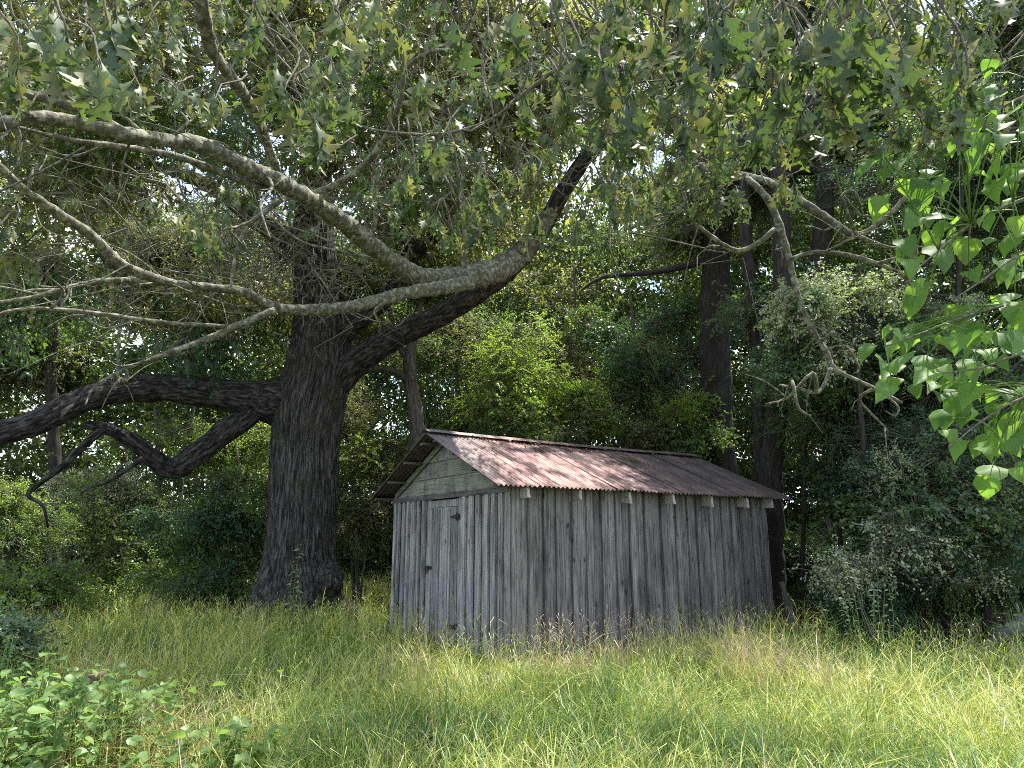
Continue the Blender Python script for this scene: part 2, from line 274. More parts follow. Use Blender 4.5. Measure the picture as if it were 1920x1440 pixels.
def tube(geo, pts, rad, sides=8, step=.15, rough=0., seed=0, tint=.5, mi=0, smooth_path=True, freq=3.):
    if smooth_path: pts, rad = catmull(pts, rad, step)
    pts = [Vector(p) for p in pts]; n = len(pts)
    t0 = (pts[1] - pts[0]).normalized(); up = Vector((0, 0, 1)) if abs(t0.z) < .9 else Vector((1, 0, 0))
    u = t0.cross(up).normalized(); V = []; GR = []; run = (abs(pts[0].x) * 7.1 + seed * 3.3) % 50
    for i in range(n):
        t = (pts[min(n - 1, i + 1)] - pts[max(0, i - 1)]).normalized()
        u = (u - t * u.dot(t)).normalized(); v = t.cross(u)
        for k in range(sides):
            a = 2 * math.pi * k / sides; dr = rad[i]
            q = u * math.cos(a) + v * math.sin(a)
            if rough: 
                w = pts[i] + q * rad[i]
                dr *= 1 + rough * (mnoise.noise(w * freq / max(.06, rad[i]) * .3 + Vector((seed, 0, 0))) + .5 * mnoise.noise(w * freq * 2.7 / max(.06, rad[i]) * .3))
            V.append(pts[i] + q * dr); GR.append((math.cos(a) * rad[i], math.sin(a) * rad[i], run))
        if i < n - 1: run += (pts[i + 1] - pts[i]).length
    F = []
    for i in range(n - 1):
        for k in range(sides):
            a, b = i * sides + k, i * sides + (k + 1) % sides
            F += [(a, b, b + sides), (a, b + sides, a + sides)]
    V.append(pts[0]); V.append(pts[-1]); GR += [GR[0], GR[-1]]
    for k in range(sides):
        F.append(((k + 1) % sides, k, len(V) - 2)); F.append(((n - 1) * sides + k, (n - 1) * sides + (k + 1) % sides, len(V) - 1))
    geo.add([tuple(x) for x in V], F, tint, mi, None, GR)
def local(pts, root): return [Vector(p) - root.location for p in pts]
def box(geo, x0, x1, y0, y1, z0, z1, jit=0.0, tint=.5):
    V = [(x, y, z) for x in (x0, x1) for y in (y0, y1) for z in (z0, z1)]
    V = [tuple(c + R.uniform(-jit, jit) for c in v) for v in V]
    F = [(0, 1, 3), (0, 3, 2), (4, 6, 7), (4, 7, 5), (0, 4, 5), (0, 5, 1), (2, 3, 7), (2, 7, 6), (0, 2, 6), (0, 6, 4), (1, 5, 7), (1, 7, 3)]
    geo.add(V, F, tint)
def board(geo, axis, a0, a1, d0, d1, z0, z1, ragged=.02, top=.0):
    """upright plank: runs a0..a1 along 'axis' (0: x, 1: y), d0..d1 through its thickness, z0..z1 tall; uneven edges and a ragged foot"""
    n = 5; V = []
    zs = [z0 + (z1 - z0) * i / (n - 1) for i in range(n)]
    for i, z in enumerate(zs):
        j0, j1 = R.uniform(-.005, .005), R.uniform(-.005, .005); jd = R.uniform(-.002, .002)
        za, zb = (z + R.uniform(-ragged, ragged), z + R.uniform(-ragged, ragged)) if i == 0 else (z, z) if i < n - 1 else (z + top * 0, z)
        for (a, d, zz) in ((a0 + j0, d0, za), (a1 + j1, d0, zb), (a1 + j1, d1 + jd, zb), (a0 + j0, d1 + jd, za)):
            V.append((a, d, zz) if axis == 0 else (d, a, zz))
    F = []
    for i in range(n - 1):
        for k in range(4):
            a, b = i * 4 + k, i * 4 + (k + 1) % 4; F += [(a, b, b + 4), (a, b + 4, a + 4)]
    F += [(0, 2, 1), (0, 3, 2), (4 * n - 4, 4 * n - 3, 4 * n - 2), (4 * n - 4, 4 * n - 2, 4 * n - 1)]
    geo.add(V, F)

# leaves -------------------------------------------------------------
def leaf_shape(hw, L, Wd, fold=.2, bend=.5, wave=.0, cols=1, petiole=.0, seed=0):
    """hw: (t along the midrib, half width 0..1, forward push); lies along +Y, face up +Z, base at origin; returns V,F,uv"""
    rr = random.Random(seed); V, F, UV = [], [], []; n = len(hw)
    def pos(x, t):
        y = t * L; ang = bend * t; r = L / max(.001, bend)
        zz = -r * (1 - math.cos(ang)) if bend else 0; yy = r * math.sin(ang) if bend else y
        return (x, yy + petiole, zz + abs(x) * fold + wave * L * math.sin(9 * t + (3 if x > 0 else 0)) * abs(x) / (Wd + 1e-6))
    k = 2 * cols + 1
    for (t, w, push) in hw:
        for c in range(-cols, cols + 1):
            f = c / cols; q = min(1, max(0, t + push * abs(f))); x = f * w * Wd * (1 + rr.uniform(-.06, .06))
            V.append(pos(x, q)); UV.append((f * w + (1e-4 if c == 0 else 0), q))
    for i in range(n - 1):
        for c in range(k - 1):
            a = i * k + c; F += [(a, a + 1, a + k + 1), (a, a + k + 1, a + k)]
    if petiole:
        b = len(V); w = L * .012
        V += [(-w, 0, petiole * .12), (w, 0, petiole * .12), (w, petiole * 1.05, .0), (-w, petiole * 1.05, .0), (0, 0, petiole * .12 - 2 * w), (0, petiole * 1.05, -2 * w)]; UV += [(.3, .5)] * 6
        F += [(b, b + 1, b + 2), (b, b + 2, b + 3), (b + 4, b, b + 3), (b + 4, b + 3, b + 5), (b + 1, b + 4, b + 5), (b + 1, b + 5, b + 2)]
    return np.array(V, np.float32), np.array(F, np.int32), np.array(UV, np.float32)
OAKHW = [(0, .04, 0), (.09, .12, 0), (.16, .2, 0), (.2, .5, .03), (.25, .62, .06), (.3, .42, .03), (.34, .2, 0), (.42, .17, 0), (.47, .55, .02), (.51, .95, .09), (.55, .8, .09), (.58, .4, .02), (.63, .18, 0), (.7, .2, 0), (.74, .55, .05), (.78, .5, .07), (.81, .22, 0), (.88, .17, 0), (.95, .09, 0), (1, .01, 0)]
OAKLO = [(0, .05, 0), (.2, .2, 0), (.27, .55, .05), (.36, .2, 0), (.5, .9, .09), (.6, .2, 0), (.76, .5, .06), (.84, .18, 0), (1, .01, 0)]
HEART = [(0, .05, -.0), (.02, .6, -.07), (.1, .88, -.05), (.22, 1., 0), (.38, .93, 0), (.55, .7, 0), (.7, .46, 0), (.84, .24, 0), (.93, .1, 0), (1, .01, 0)]
OVATE = [(0, .05, 0), (.08, .55, 0), (.2, .88, 0), (.36, 1., 0), (.54, .84, 0), (.7, .58, 0), (.84, .3, 0), (.94, .12, 0), (1, .01, 0)]
def leaf_mesh(name, hw, L, Wd, m, **kw):
    V, F, U = leaf_shape(hw, L, Wd, **kw); g = Geo(); g.add(V, F, kw.get('seed', 0) * .37 % 1, 0, U); return g.mesh(name, [m], True)
def frame(d, nrm):
    """rotation matrix: Y along d, Z near nrm"""
    y = Vector(d).normalized(); z = Vector(nrm); z = (z - y * z.dot(y))
    if z.length < 1e-3: z = y.orthogonal()
    z.normalize(); x = y.cross(z); return Matrix((x, y, z)).transposed()
def bulk_leaves(geo, pos, dr, nr, L, Wd, tint, mi=0, fine=False, fold=.18, droop=.15):
    """many small leaves in one go: arrays (n,3)"""
    n = len(pos); d = dr / np.linalg.norm(dr, axis=1, keepdims=True); z = nr - d * np.sum(nr * d, 1, keepdims=True); z /= np.linalg.norm(z, axis=1, keepdims=True) + 1e-9
    x = np.cross(d, z); L = np.broadcast_to(L, n)[:, None]; Wd = np.broadcast_to(Wd, n)[:, None]
    if fine:
        tips = [(0, 0, 0), (.3, .5, fold), (.68, .4, fold), (1, 0, -droop), (.68, -.4, fold), (.3, -.5, fold)]
        tri = np.array([(0, 1, 5), (1, 2, 4), (1, 4, 5), (2, 3, 4)])[:, ::-1]
        # split along the midrib is lost here on purpose: fold comes from the side points
    else:
        tips = [(0, 0, 0), (.45, .5, fold), (1, 0, -droop), (.45, -.5, fold)]; tri = np.array([(0, 2, 1), (0, 3, 2)])
    k = len(tips); V = np.zeros((n, k, 3), np.float32)
    for i, (a, b, c) in enumerate(tips): V[:, i] = pos + d * L * a + x * Wd * b + z * (c * (L if c < 0 else Wd))
    F = (tri[None] + (np.arange(n) * k)[:, None, None]).reshape(-1, 3)
    geo.add(V.reshape(-1, 3), F, np.repeat(np.broadcast_to(tint, n), len(tri)), mi)
def unit(n, rs=NR):
    v = rs.normal(size=(n, 3)); return v / np.linalg.norm(v, axis=1, keepdims=True)

# boughs: ragged sprays of leaves with their twigs, shared by every crown ----------
def bough_mesh(name, shoots, per, L, Wd, spread=(1, 1, .6), tilt=.8, paired=False, hang=.25, seed=0, shoot_len=.45, twigs=True, lobed=False):
    rs = np.random.RandomState(seed); g = Geo(); c = unit(shoots, rs) * (rs.rand(shoots, 1) ** .55) * np.array(spread) * .78 * np.where(rs.rand(shoots, 1) < .22, 1.45, 1); lump = np.array([mnoise.noise(Vector(v) * 1.7 + Vector((seed, 0, 0))) for v in c]); c *= (1 + .55 * lump)[:, None]
    outw = c * np.array([1, 1, .6]) + rs.normal(size=(shoots, 3)) * .35; outw[:, 2] -= hang * rs.rand(shoots); outw /= np.linalg.norm(outw, axis=1, keepdims=True)
    t = np.linspace(.08, 1, per)
    pos = c[:, None] + outw[:, None] * (t[None, :, None] * shoot_len * (.6 + .8 * rs.rand(shoots, 1, 1))); pos[:, :, 2] -= (t ** 2 * .12)[None]
    pos = pos.reshape(-1, 3); ow = np.repeat(outw, per, 0); n = len(pos)
    side = np.cross(ow, [0, 0, 1.]); side /= np.linalg.norm(side, axis=1, keepdims=True) + 1e-6
    sg = np.where(np.arange(n) % 2, 1, -1)[:, None]
    d = ow * (.55 if paired else .5) + side * sg * (1. if paired else .7) + rs.normal(size=(n, 3)) * (.18 if paired else .45); d[:, 2] -= hang
    nr = np.array([0, 0, 1.]) + rs.normal(size=(n, 3)) * tilt
    pos += rs.normal(size=(n, 3)) * (.01 if paired else .035)
    tint = np.clip(np.repeat(rs.rand(shoots), per) * .6 + rs.rand(n) * .4, 0, 1)
    if lobed:
        shp = [leaf_shape(OAKLO, 1, .36, fold=.25, bend=.7, seed=s) for s in range(2)]
        for i in range(n):
            V, F, U = shp[i % 2]; m = np.array(frame(d[i], nr[i])); s_ = L * (.7 + .6 * rs.rand()); g.add((V * s_) @ m.T + pos[i], F, float(tint[i]), 0, U)
    else: bulk_leaves(g, pos, d, nr, L * (.65 + .7 * rs.rand(n)), Wd * (.7 + .6 * rs.rand(n)), tint, 0, fine=True)
    if twigs:
        for i in range(shoots):
            a = Vector(c[i]); e = a + Vector(outw[i]) * shoot_len * .9 - Vector((0, 0, .1)); b = a * .35 + Vector((0, 0, -.05))
            tube(g, [b, a, e], [.012, .007, .003], 3, 9, mi=1, smooth_path=False)
    return g.mesh(name, [M['mid'], M['twig']])
B = {
 'broad': [bough_mesh('broad_spray', 85, 12, .1, .062, seed=s, tilt=.75) for s in (1, 2, 3)],
 'pinnate': [bough_mesh('pinnate_spray', 70, 22, .065, .026, seed=s, tilt=.4, paired=True, shoot_len=.6, spread=(1, 1, .5)) for s in (4, 5)],
 'fine': [bough_mesh('fine_spray', 120, 16, .055, .032, seed=s, tilt=.9, shoot_len=.35) for s in (6, 7, 8)],
 'oak': [bough_mesh('oak_spray', 46, 8, .17, .08, seed=s, tilt=.9, hang=.7, lobed=True, shoot_len=.4) for s in (9, 10, 13)],
 'thin': [bough_mesh('thin_spray', 34, 9, .09, .05, seed=s, tilt=.9) for s in (11, 12)],
}
NB = [0]
def bough(parent, at, key, m, scale=1.0, flat=1.0):
    me = R.choice(B[key]); o = link('foliage', me, parent, Vector(at) - parent.location, kind='stuff')
    o.rotation_euler = (R.uniform(-.3, .3), R.uniform(-.3, .3), R.uniform(0, 6.28)); s = scale * R.uniform(.8, 1.25); o.scale = (s, s, s * flat)
    o.material_slots[0].link = 'OBJECT'; o.material_slots[0].material = M[m]; NB[0] += 1; return o
def over_roof(q):
    k = (q.z - 2.9) / TOSUN.z; a = q - TOSUN * k - SC; c_, s_ = math.cos(SR), math.sin(SR)
    lx, ly = a.x * c_ + a.y * s_, -a.x * s_ + a.y * c_
    if q.z > 3.2 and -1.0 < lx < 3.9 and -1.1 < ly < 2.7: return True
    for c_, rr_ in LIT:
        w = q - c_; t = w.dot(TOSUN)
        if t > 1.6 and (w - TOSUN * t).length < rr_: return True
    return False
LIT = [(P(1610, 620, 11), 1.5), (P(1615, 1030, 9.2), 1.0), (P(985, 680, 16), 2.6), (P(930, 770, 15.8), 2.4), (P(100, 930, 18), 3.6), (P(240, 1050, 18.5), 3.2), (P(20, 940, 14), 2.0), (P(680, 900, 16.8), 2.0), (P(1750, 760, 11.5), 1.6), (P(1560, 640, 11.3), 1.6), (P(1850, 900, 11), 1.3)]
SC = Vector((0, 9.46, 0)); SR = math.atan2(.5497, .8353)
def crown(parent, c, r, n, key, m, scale=1.0, shell=.5, keep=None, rnd=R):
    """n boughs in an ellipsoid at c (px, py, depth) with half sizes r (x, depth, z) in metres"""
    c = P(*c) if isinstance(c, tuple) else c; out = []
    for i in range(n):
        for _ in range(30):
            v = Vector((rnd.gauss(0, 1), rnd.gauss(0, 1), rnd.gauss(0, 1))).normalized() * (rnd.random() ** shell) * rnd.uniform(.65, 1.3)
            q = c + Vector((v.x * r[0], v.y * r[1], v.z * r[2]))
            if (keep is None or keep(q)) and not (over_roof(q) and rnd.random() < .992): break
        mm = m if isinstance(m, str) else rnd.choice(m)
        bough(parent, q, key if isinstance(key, str) else rnd.choice(key), mm, scale); out.append(q)
    return out
def to_px(q):
    q = Vector(q) - Vector((0, 0, EYE)); d = q.y * CP + q.z * SP; v = -q.y * SP + q.z * CP
    return 960 + F_PX * q.x / d, 720 - F_PX * v / d, d

# ------------------------------------------------------------------ ground
def gz(x, y): return .07 * mnoise.noise(Vector((x * .25, y * .25, 3))) + (.0 if y < 20 else (y - 20) * .012)
nx, ny = 90, 90; V = []
for j in range(ny):
    for i in range(nx):
        x = (i / (nx - 1) * 2 - 1); y = (j / (ny - 1) * 2 - 1); x = 400 * math.copysign(abs(x) ** 2.6, x); y = 10 + 400 * math.copysign(abs(y) ** 2.6, y)
        V.append((x, y, gz(x, y) - .02))
F = []
for j in range(ny - 1):
    for i in range(nx - 1):
        a = j * nx + i; F += [(a, a + 1, a + nx + 1), (a, a + nx + 1, a + nx)]
g = Geo(); g.add(V, F); link('ground', g.mesh('ground', [M['ground']], True), kind='structure')

# ------------------------------------------------------------------ shed
SC = Vector((0, 9.46, 0)); SR = math.atan2(.5497, .8353); SW, SL_ = 3.70, 5.32
shed = thing('shed', 'weathered grey board shed with rusty corrugated gable roof standing in tall grass', 'shed', SC, SR)
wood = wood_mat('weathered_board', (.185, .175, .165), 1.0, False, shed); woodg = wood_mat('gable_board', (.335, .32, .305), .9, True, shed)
woodh = wood_mat('gable_siding', (.24, .235, .2), 1.0, False, shed, True, True); wooddark = wood_mat('dark_timber', (.16, .155, .15), .8, False, shed, True)
woodp = wood_mat('purlin_timber', (.13, .125, .12), .8, False, shed, True)
woodrafter = wood_mat('rafter_timber', (.55, .5, .44), .7, False, shed, True)
roofm = roof_mat(shed)
def part(name, gg, m, parent=shed, smooth=False, **kw): return link(name, gg.mesh(name, m if isinstance(m, list) else [m], smooth), parent, **kw)
EZ, RZ, OV = 2.28, 3.22, .28; SLOPE = (RZ - EZ) / (SW / 2 + OV)
def roof_z(y): return RZ - abs(y - SW / 2) * SLOPE
# front wall (faces -y): wide boards with battens over the joints
bx = [((q - 960) / 1332 * 9.46) / (.8353 - (q - 960) / 1332 * .5497) for q in (960, 990, 1020, 1043, 1072, 1100, 1127, 1155, 1182, 1207, 1240, 1267, 1288, 1307, 1330, 1353, 1372, 1390, 1410, 1430, 1438)]
bx[0] = .0; bx[-1] = SL_
for i in range(len(bx) - 1):
    g = Geo(); dd = R.uniform(0, .014); board(g, 0, bx[i] + .006, bx[i + 1] - .006, -.025 - dd, 0, .04, roof_z(0) - .06); part('board', g, wood)
for x in bx[1:-1]:
    g = Geo(); w = R.uniform(.03, .055); dd = R.uniform(.028, .045); sh = R.uniform(-.012, .012)
    V0 = -.0405; board(g, 0, x - w + sh, x + w + sh, V0 - dd, V0, .03 + R.uniform(0, .12), roof_z(0) - .075); part('batten', g, wood)
# gable wall (faces -x)
gy = [0, .16, .36, .55, .78, .98, 1.2, 1.42]; gy2 = [2.36, 2.52, 2.72, 2.9, 3.12, 3.3, 3.5, 3.7]
for arr in (gy, gy2):
    for a, b in zip(arr, arr[1:]):
        g = Geo(); dd = R.uniform(0, .016); board(g, 1, a + .004, b - .004, -.022 - dd, .002, .03, 2.22); part('board', g, woodg)
    for y in arr[1:-1]:
        g = Geo(); w = R.uniform(.03, .055); board(g, 1, y - w, y + w, -.07 - R.uniform(0, .012), -.041, .03, 2.215); part('batten', g, woodg)
g = Geo(); board(g, 1, -.03, .085, -.07, -.042, .03, roof_z(0) - .09); part('corner_board', g, woodg)
g = Geo(); board(g, 0, -.04, .075, -.07, -.0425, .03, roof_z(0) - .09); part('corner_board', g, wood)
g = Geo(); board(g, 1, 3.63, 3.72, -.068, -.0425, .03, 2.22); part('corner_board', g, woodg)
# door with its boards, hinges and hasp
door = link('door', None, shed, (0, 0, 0)); door['label'] = 'narrow plank door in the gable wall'
yy = [1.43, 1.58, 1.74, 1.93, 2.08, 2.22, 2.35]
for a, b in zip(yy, yy[1:]):
    g = Geo(); board(g, 1, a + .004, b - .004, -.036 - R.uniform(0, .008), -.004, .06, 2.082); link('board', g.mesh('door_board', [woodg]), door)
for y in (1.66, 2.0, 2.28):
    g = Geo(); board(g, 1, y - .02, y + .02, -.058, -.0445, .06, 2.055); link('batten', g.mesh('door_batten', [woodg]), door)
for z, w in ((1.93, .2), (.34, .24)):
    g = Geo(); box(g, -.062, -.046, 1.36, 1.42, z - .045, z + .045, .002)
    for k in range(5): box(g, -.06, -.045, 1.42 + w * k / 5, 1.42 + w * (k + .98) / 5, z - .032 + .004 * k, z + .032 - .004 * k, .001)
    tube(g, [(-.068, 1.42, z - .06), (-.068, 1.42, z + .06)], [.011, .011], 8, 1, smooth_path=False)
    link('hinge', g.mesh('hinge', [M['iron']]), door)
g = Geo(); box(g, -.064, -.046, 2.24, 2.48, 1.13, 1.18, .001); box(g, -.08, -.064, 2.3, 2.35, 1.1, 1.19, .001); tube(g, [(-.075, 2.3, 1.12), (-.09, 2.3, 1.07), (-.09, 2.35, 1.07), (-.075, 2.35, 1.12)], [.006] * 4, 6, .02)
link('hasp', g.mesh('hasp', [M['iron']]), door)
g = Geo(); board(g, 1, 1.43, 2.35, -.03, -.004, 2.09, 2.2, ragged=.004); part('lintel', g, woodg)
# sill beam under the gable and the gable's lapped boards
g = Geo(); box(g, -.085, .02, -.02, 3.74, 2.222, 2.295, .004); part('beam', g, wooddark)
zs = [2.298, 2.56, 2.82, 3.1]
for a, b in zip(zs, zs[1:]):
    ya = SW / 2 - (roof_z(SW / 2) - a - .055) / SLOPE; yb = SW / 2 - max(.02, (roof_z(SW / 2) - b - .055) / SLOPE)
    V = [(-.045, ya, a), (-.045, SW - ya, a), (-.02, SW - yb, b), (-.02, yb, b), (.0, ya, a), (.0, SW - ya, a), (.0, SW - yb, b), (.0, yb, b)]
    F = [(0, 2, 1), (0, 3, 2), (4, 5, 6), (4, 6, 7), (0, 1, 5), (0, 5, 4), (1, 2, 6), (1, 6, 5), (2, 3, 7), (2, 7, 6), (3, 0, 4), (3, 4, 7)]
    g = Geo(); g.add(V, F); part('siding_board', g, woodh)
# rake boards following the slopes on the gable
for s in (0, 1):
    g = Geo(); q = (lambda y: y) if s == 0 else (lambda y: SW - y)
    y0, y1 = .02, SW / 2; V = []
    for x in (-.075, -.047):
        for (y, dz) in ((y0, -.135), (y0, -.035), (y1, -.035), (y1, -.135)): V.append((x, q(y), roof_z(y) + dz))
    F = [(0, 1, 2), (0, 2, 3), (4, 6, 5), (4, 7, 6), (0, 4, 5), (0, 5, 1), (1, 5, 6), (1, 6, 2), (2, 6, 7), (2, 7, 3), (3, 7, 4), (3, 4, 0)]
    g.add(V, F); part('rake_board', g, woodh)
# rear and far walls: boards closing the box
for i in range(19):
    g = Geo(); board(g, 0, i * .28 + .003, (i + 1) * .28 - .003, SW, SW + .025, .03, 2.3); part('board', g, wood)
for i in range(13):
    g = Geo(); y0 = i * SW / 13; board(g, 1, y0 + .003, y0 + SW / 13 - .003, SL_, SL_ + .025, .03, roof_z(y0 + SW / 26) - .12); part('board', g, wood)
# rafters (tails show under the front eave), purlins (stubs show past the gable)
for x in (.1, 1.0, 1.92, 2.82, 3.7, 4.57, 5.22):
    for s in (0, 1):
        g = Geo(); q = (lambda y: y) if s == 0 else (lambda y: SW - y); V = []
        jz = R.uniform(-.02, .03); jy = R.uniform(-.03, .02)
        for xx in (x - .024, x + .024):
            for (y, dz) in ((-OV + .045, -.03), (-OV + .035 + jy, -.17 - jz), (-.03, -.26), (SW / 2, -.17), (SW / 2, -.05)): V.append((xx, q(y), roof_z(y) + dz))
        F = [(0, 1, 2), (0, 2, 3), (0, 3, 4), (5, 7, 6), (5, 8, 7), (5, 9, 8)]
        for k in range(5): a, b = k, (k + 1) % 5; F += [(a, a + 5, b + 5), (a, b + 5, b)]
        g.add(V, F); part('rafter', g, M['rafter'])
for s in (0, 1):
    for y in (-.16, .42, 1.05, 1.62):
        yq = y if s == 0 else SW - y; g = Geo(); dz = roof_z(yq)
        box(g, -.40 + R.uniform(0, .04), .1, yq - .05, yq + .05, dz - .062, dz - .022, .003); part('purlin', g, woodp)
# corrugated sheets: both slopes, overlapping side by side
def sheet(x0, x1, s, lift, ybot, ytop, skew):
    pitch = .076; nxs = int(round((x1 - x0) / pitch * 6)); V = []; nr = 7; q = (lambda y: y) if s == 0 else (lambda y: SW - y)
    for i in range(nxs + 1):
        x = x0 + (x1 - x0) * i / nxs; w = .014 * math.sin(2 * math.pi * x / pitch)
        for j in range(nr):
            t = j / (nr - 1); y = ybot + (ytop - ybot) * t
            sag = -.02 * math.sin(math.pi * min(1, max(0, x / SL_))) * t + .006 * mnoise.noise(Vector((x * 2, y * 2, s)))
            edge = R.uniform(-.012, .012) if j == 0 else 0
            for th in (0,): V.append((x + skew * t, q(y + edge), roof_z(y) + w + lift + sag))
    n1 = len(V); V += [(a, b, c - .004) for a, b, c in V]; F = []; FB = []
    for i in range(nxs):
        for j in range(nr - 1):
            a = i * nr + j; b = a + nr
            F += [(a, b, b + 1), (a, b + 1, a + 1)]; FB += [(a + n1, b + 1 + n1, b + n1), (a + n1, a + 1 + n1, b + 1 + n1)]
        a = i * nr; F += [(a, a + n1, a + nr + n1), (a, a + nr + n1, a + nr)]
    for j in range(nr - 1):
        for a in (j, nxs * nr + j): F += [(a, a + 1, a + 1 + n1), (a, a + 1 + n1, a + n1)]
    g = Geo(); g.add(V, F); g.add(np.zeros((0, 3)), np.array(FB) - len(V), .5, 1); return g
xs = np.linspace(-.42, SL_ + .38, 10)
for s in (0, 1):
    for i in range(9):
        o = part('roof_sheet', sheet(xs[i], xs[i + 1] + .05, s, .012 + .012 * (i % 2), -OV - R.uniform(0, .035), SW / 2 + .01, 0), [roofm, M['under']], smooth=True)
    # an old second course lapped under the ridge
g = Geo(); V = []; nn = 24
for i in range(nn + 1):
    x = -.43 + (SL_ + .82) * i / nn; sg = -.02 * math.sin(math.pi * min(1, max(0, x / SL_))) + R.uniform(-.004, .004)
    for (y, z) in ((-.13, -.022), (-.05, .018), (0, .04), (.05, .018), (.13, -.022)): V.append((x, SW / 2 + y, RZ + .032 + z + sg))
F = []
for i in range(nn):
    for k in range(4): a = i * 5 + k; F += [(a, a + 5, a + 6), (a, a + 6, a + 1)]
g.add(V, F); part('ridge_cap', g, roofm)
# loose fallen leaves and twig debris lying on the roof
g = Geo(); n = 240; ps = []; 
for i in range(n):
    x, y = (R.gauss(3.3, .12), R.gauss(1.2, .08)) if i < 60 else (R.uniform(0, SL_), SW / 2 - abs(R.gauss(0, .3)) - .05); y = max(-.2, y); ps.append((x, y, roof_z(y) + .05))
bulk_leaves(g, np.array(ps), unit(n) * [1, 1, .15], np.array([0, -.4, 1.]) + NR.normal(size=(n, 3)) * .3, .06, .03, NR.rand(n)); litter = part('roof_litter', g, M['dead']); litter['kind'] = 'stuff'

# ------------------------------------------------------------------ the big oak
OD = 14.0
oak = thing('oak_tree', 'huge old oak with dark furrowed trunk left of the shed and lichened branches spreading overhead', 'tree', (P(560, 1150, OD).x, P(560, 1150, OD).y, 0))
prof = [(562, 1190, 205), (560, 1160, 190), (560, 1125, 172), (562, 1080, 152), (565, 1030, 136), (567, 980, 130), (569, 900, 127), (573, 830, 128), (580, 770, 130), (590, 720, 128), (600, 670, 118), (602, 620, 105), (596, 560, 84), (590, 500, 80), (588, 440, 74), (590, 360, 62), (596, 280, 50), (600, 200, 40), (610, 100, 28), (618, 0, 16)]
def widths(path, d): return [P(a, b, d if np.isscalar(d) else d[i]) for i, (a, b, w) in enumerate(path)], [w / 2 / F_PX * (d if np.isscalar(d) else d[i]) for i, (a, b, w) in enumerate(path)]
OY = 14.4
pts, rad = [], []
for (a, b_, w) in prof:
    v = -(b_ - 720) / F_PX; t = (OY + max(0, 700 - b_) * .0006) / (CP - v * SP); pts.append(P(a, b_, t)); rad.append(w / 2 / F_PX * t * .94)
oak.location = (pts[1].x, OY, 0); pts = local(pts, oak); pts[0].z = min(pts[0].z, -.15)
dense, rd = catmull(pts, rad, .05); sides = 170; V = []; GR = []
for i, (c, r) in enumerate(zip(dense, rd)):
    z = c.z
    for k in range(sides):
        a = 2 * math.pi * k / sides; ca, sa = math.cos(a), math.sin(a)
        flare = max(0, 1 - z / 1.3) ** 1.6
        root = 1 + flare * (.2 * math.sin(a * 5 + 1.0) + .12 * math.sin(a * 3 + 4))
        rg = mnoise.noise(Vector((ca * 7.5 * r / .6, sa * 7.5 * r / .6, z * .75))) ; rg2 = mnoise.noise(Vector((ca * 17 * r / .6, sa * 17 * r / .6, z * 2.2 + 9)))
        ridge = (1 - abs(rg) * 3.2) * .036 + (1 - abs(rg2) * 3) * .022
        big = mnoise.noise(Vector((ca * 1.3, sa * 1.3, z * .8 + 5))) * .05
        rr = r * (root + big) + ridge
        V.append((c.x + ca * rr, c.y + sa * rr, z)); GR.append((ca * r, sa * r, z))
F = []
for i in range(len(dense) - 1):
    for k in range(sides):
        a, b = i * sides + k, i * sides + (k + 1) % sides; F += [(a, b, b + sides), (a, b + sides, a + sides)]
g = Geo(); g.add(V, F, .5, 0, None, GR); link('trunk', g.mesh('trunk', [M['oak_bark']], True), oak)
# burl on the trunk's right foot
bc = P(612, 1088, 13.55) - oak.location; g = Geo(); V = []; nu, nv = 36, 24
for j in range(nv + 1):
    for i in range(nu):
        th, ph = math.pi * j / nv, 2 * math.pi * i / nu; q = Vector((math.sin(th) * math.cos(ph), math.sin(th) * math.sin(ph), math.cos(th)))
        r = .31 * (1 + .3 * mnoise.noise(q * 2.4) + .12 * mnoise.noise(q * 7)); V.append((bc.x + q.x * r * .98, bc.y + q.y * r, bc.z + q.z * r * 1.1))
F = []
for j in range(nv):
    for i in range(nu): a, b = j * nu + i, j * nu + (i + 1) % nu; F += [(a, b, b + nu), (a, b + nu, a + nu)]
g.add(V, np.array(F)[:, ::-1]); o = link('burl', g.mesh('burl', [M['oak_bark']], True), oak); o['label'] = 'rounded burl bulging from the foot of the trunk'
g = Geo()
for k, (a, ln) in enumerate(((-2.9, 1.5), (-2.1, 1.1), (-1.3, 1.3), (-.4, 1.2), (.3, 1.5))):   # buttress roots
    d = Vector((math.cos(a), math.sin(a), 0)); g = Geo()
    tube(g, [d * .3 + Vector((0, 0, .75)), d * .72 + Vector((0, 0, .28)), d * (.7 + ln * .35) + Vector((0, 0, .04)), d * (.7 + ln * .6) + Vector((0, 0, -.12))], [.34, .24, .14, .08], 12, .08, .25, k); link('root', g.mesh('root', [M['oak_bark']], True), oak)

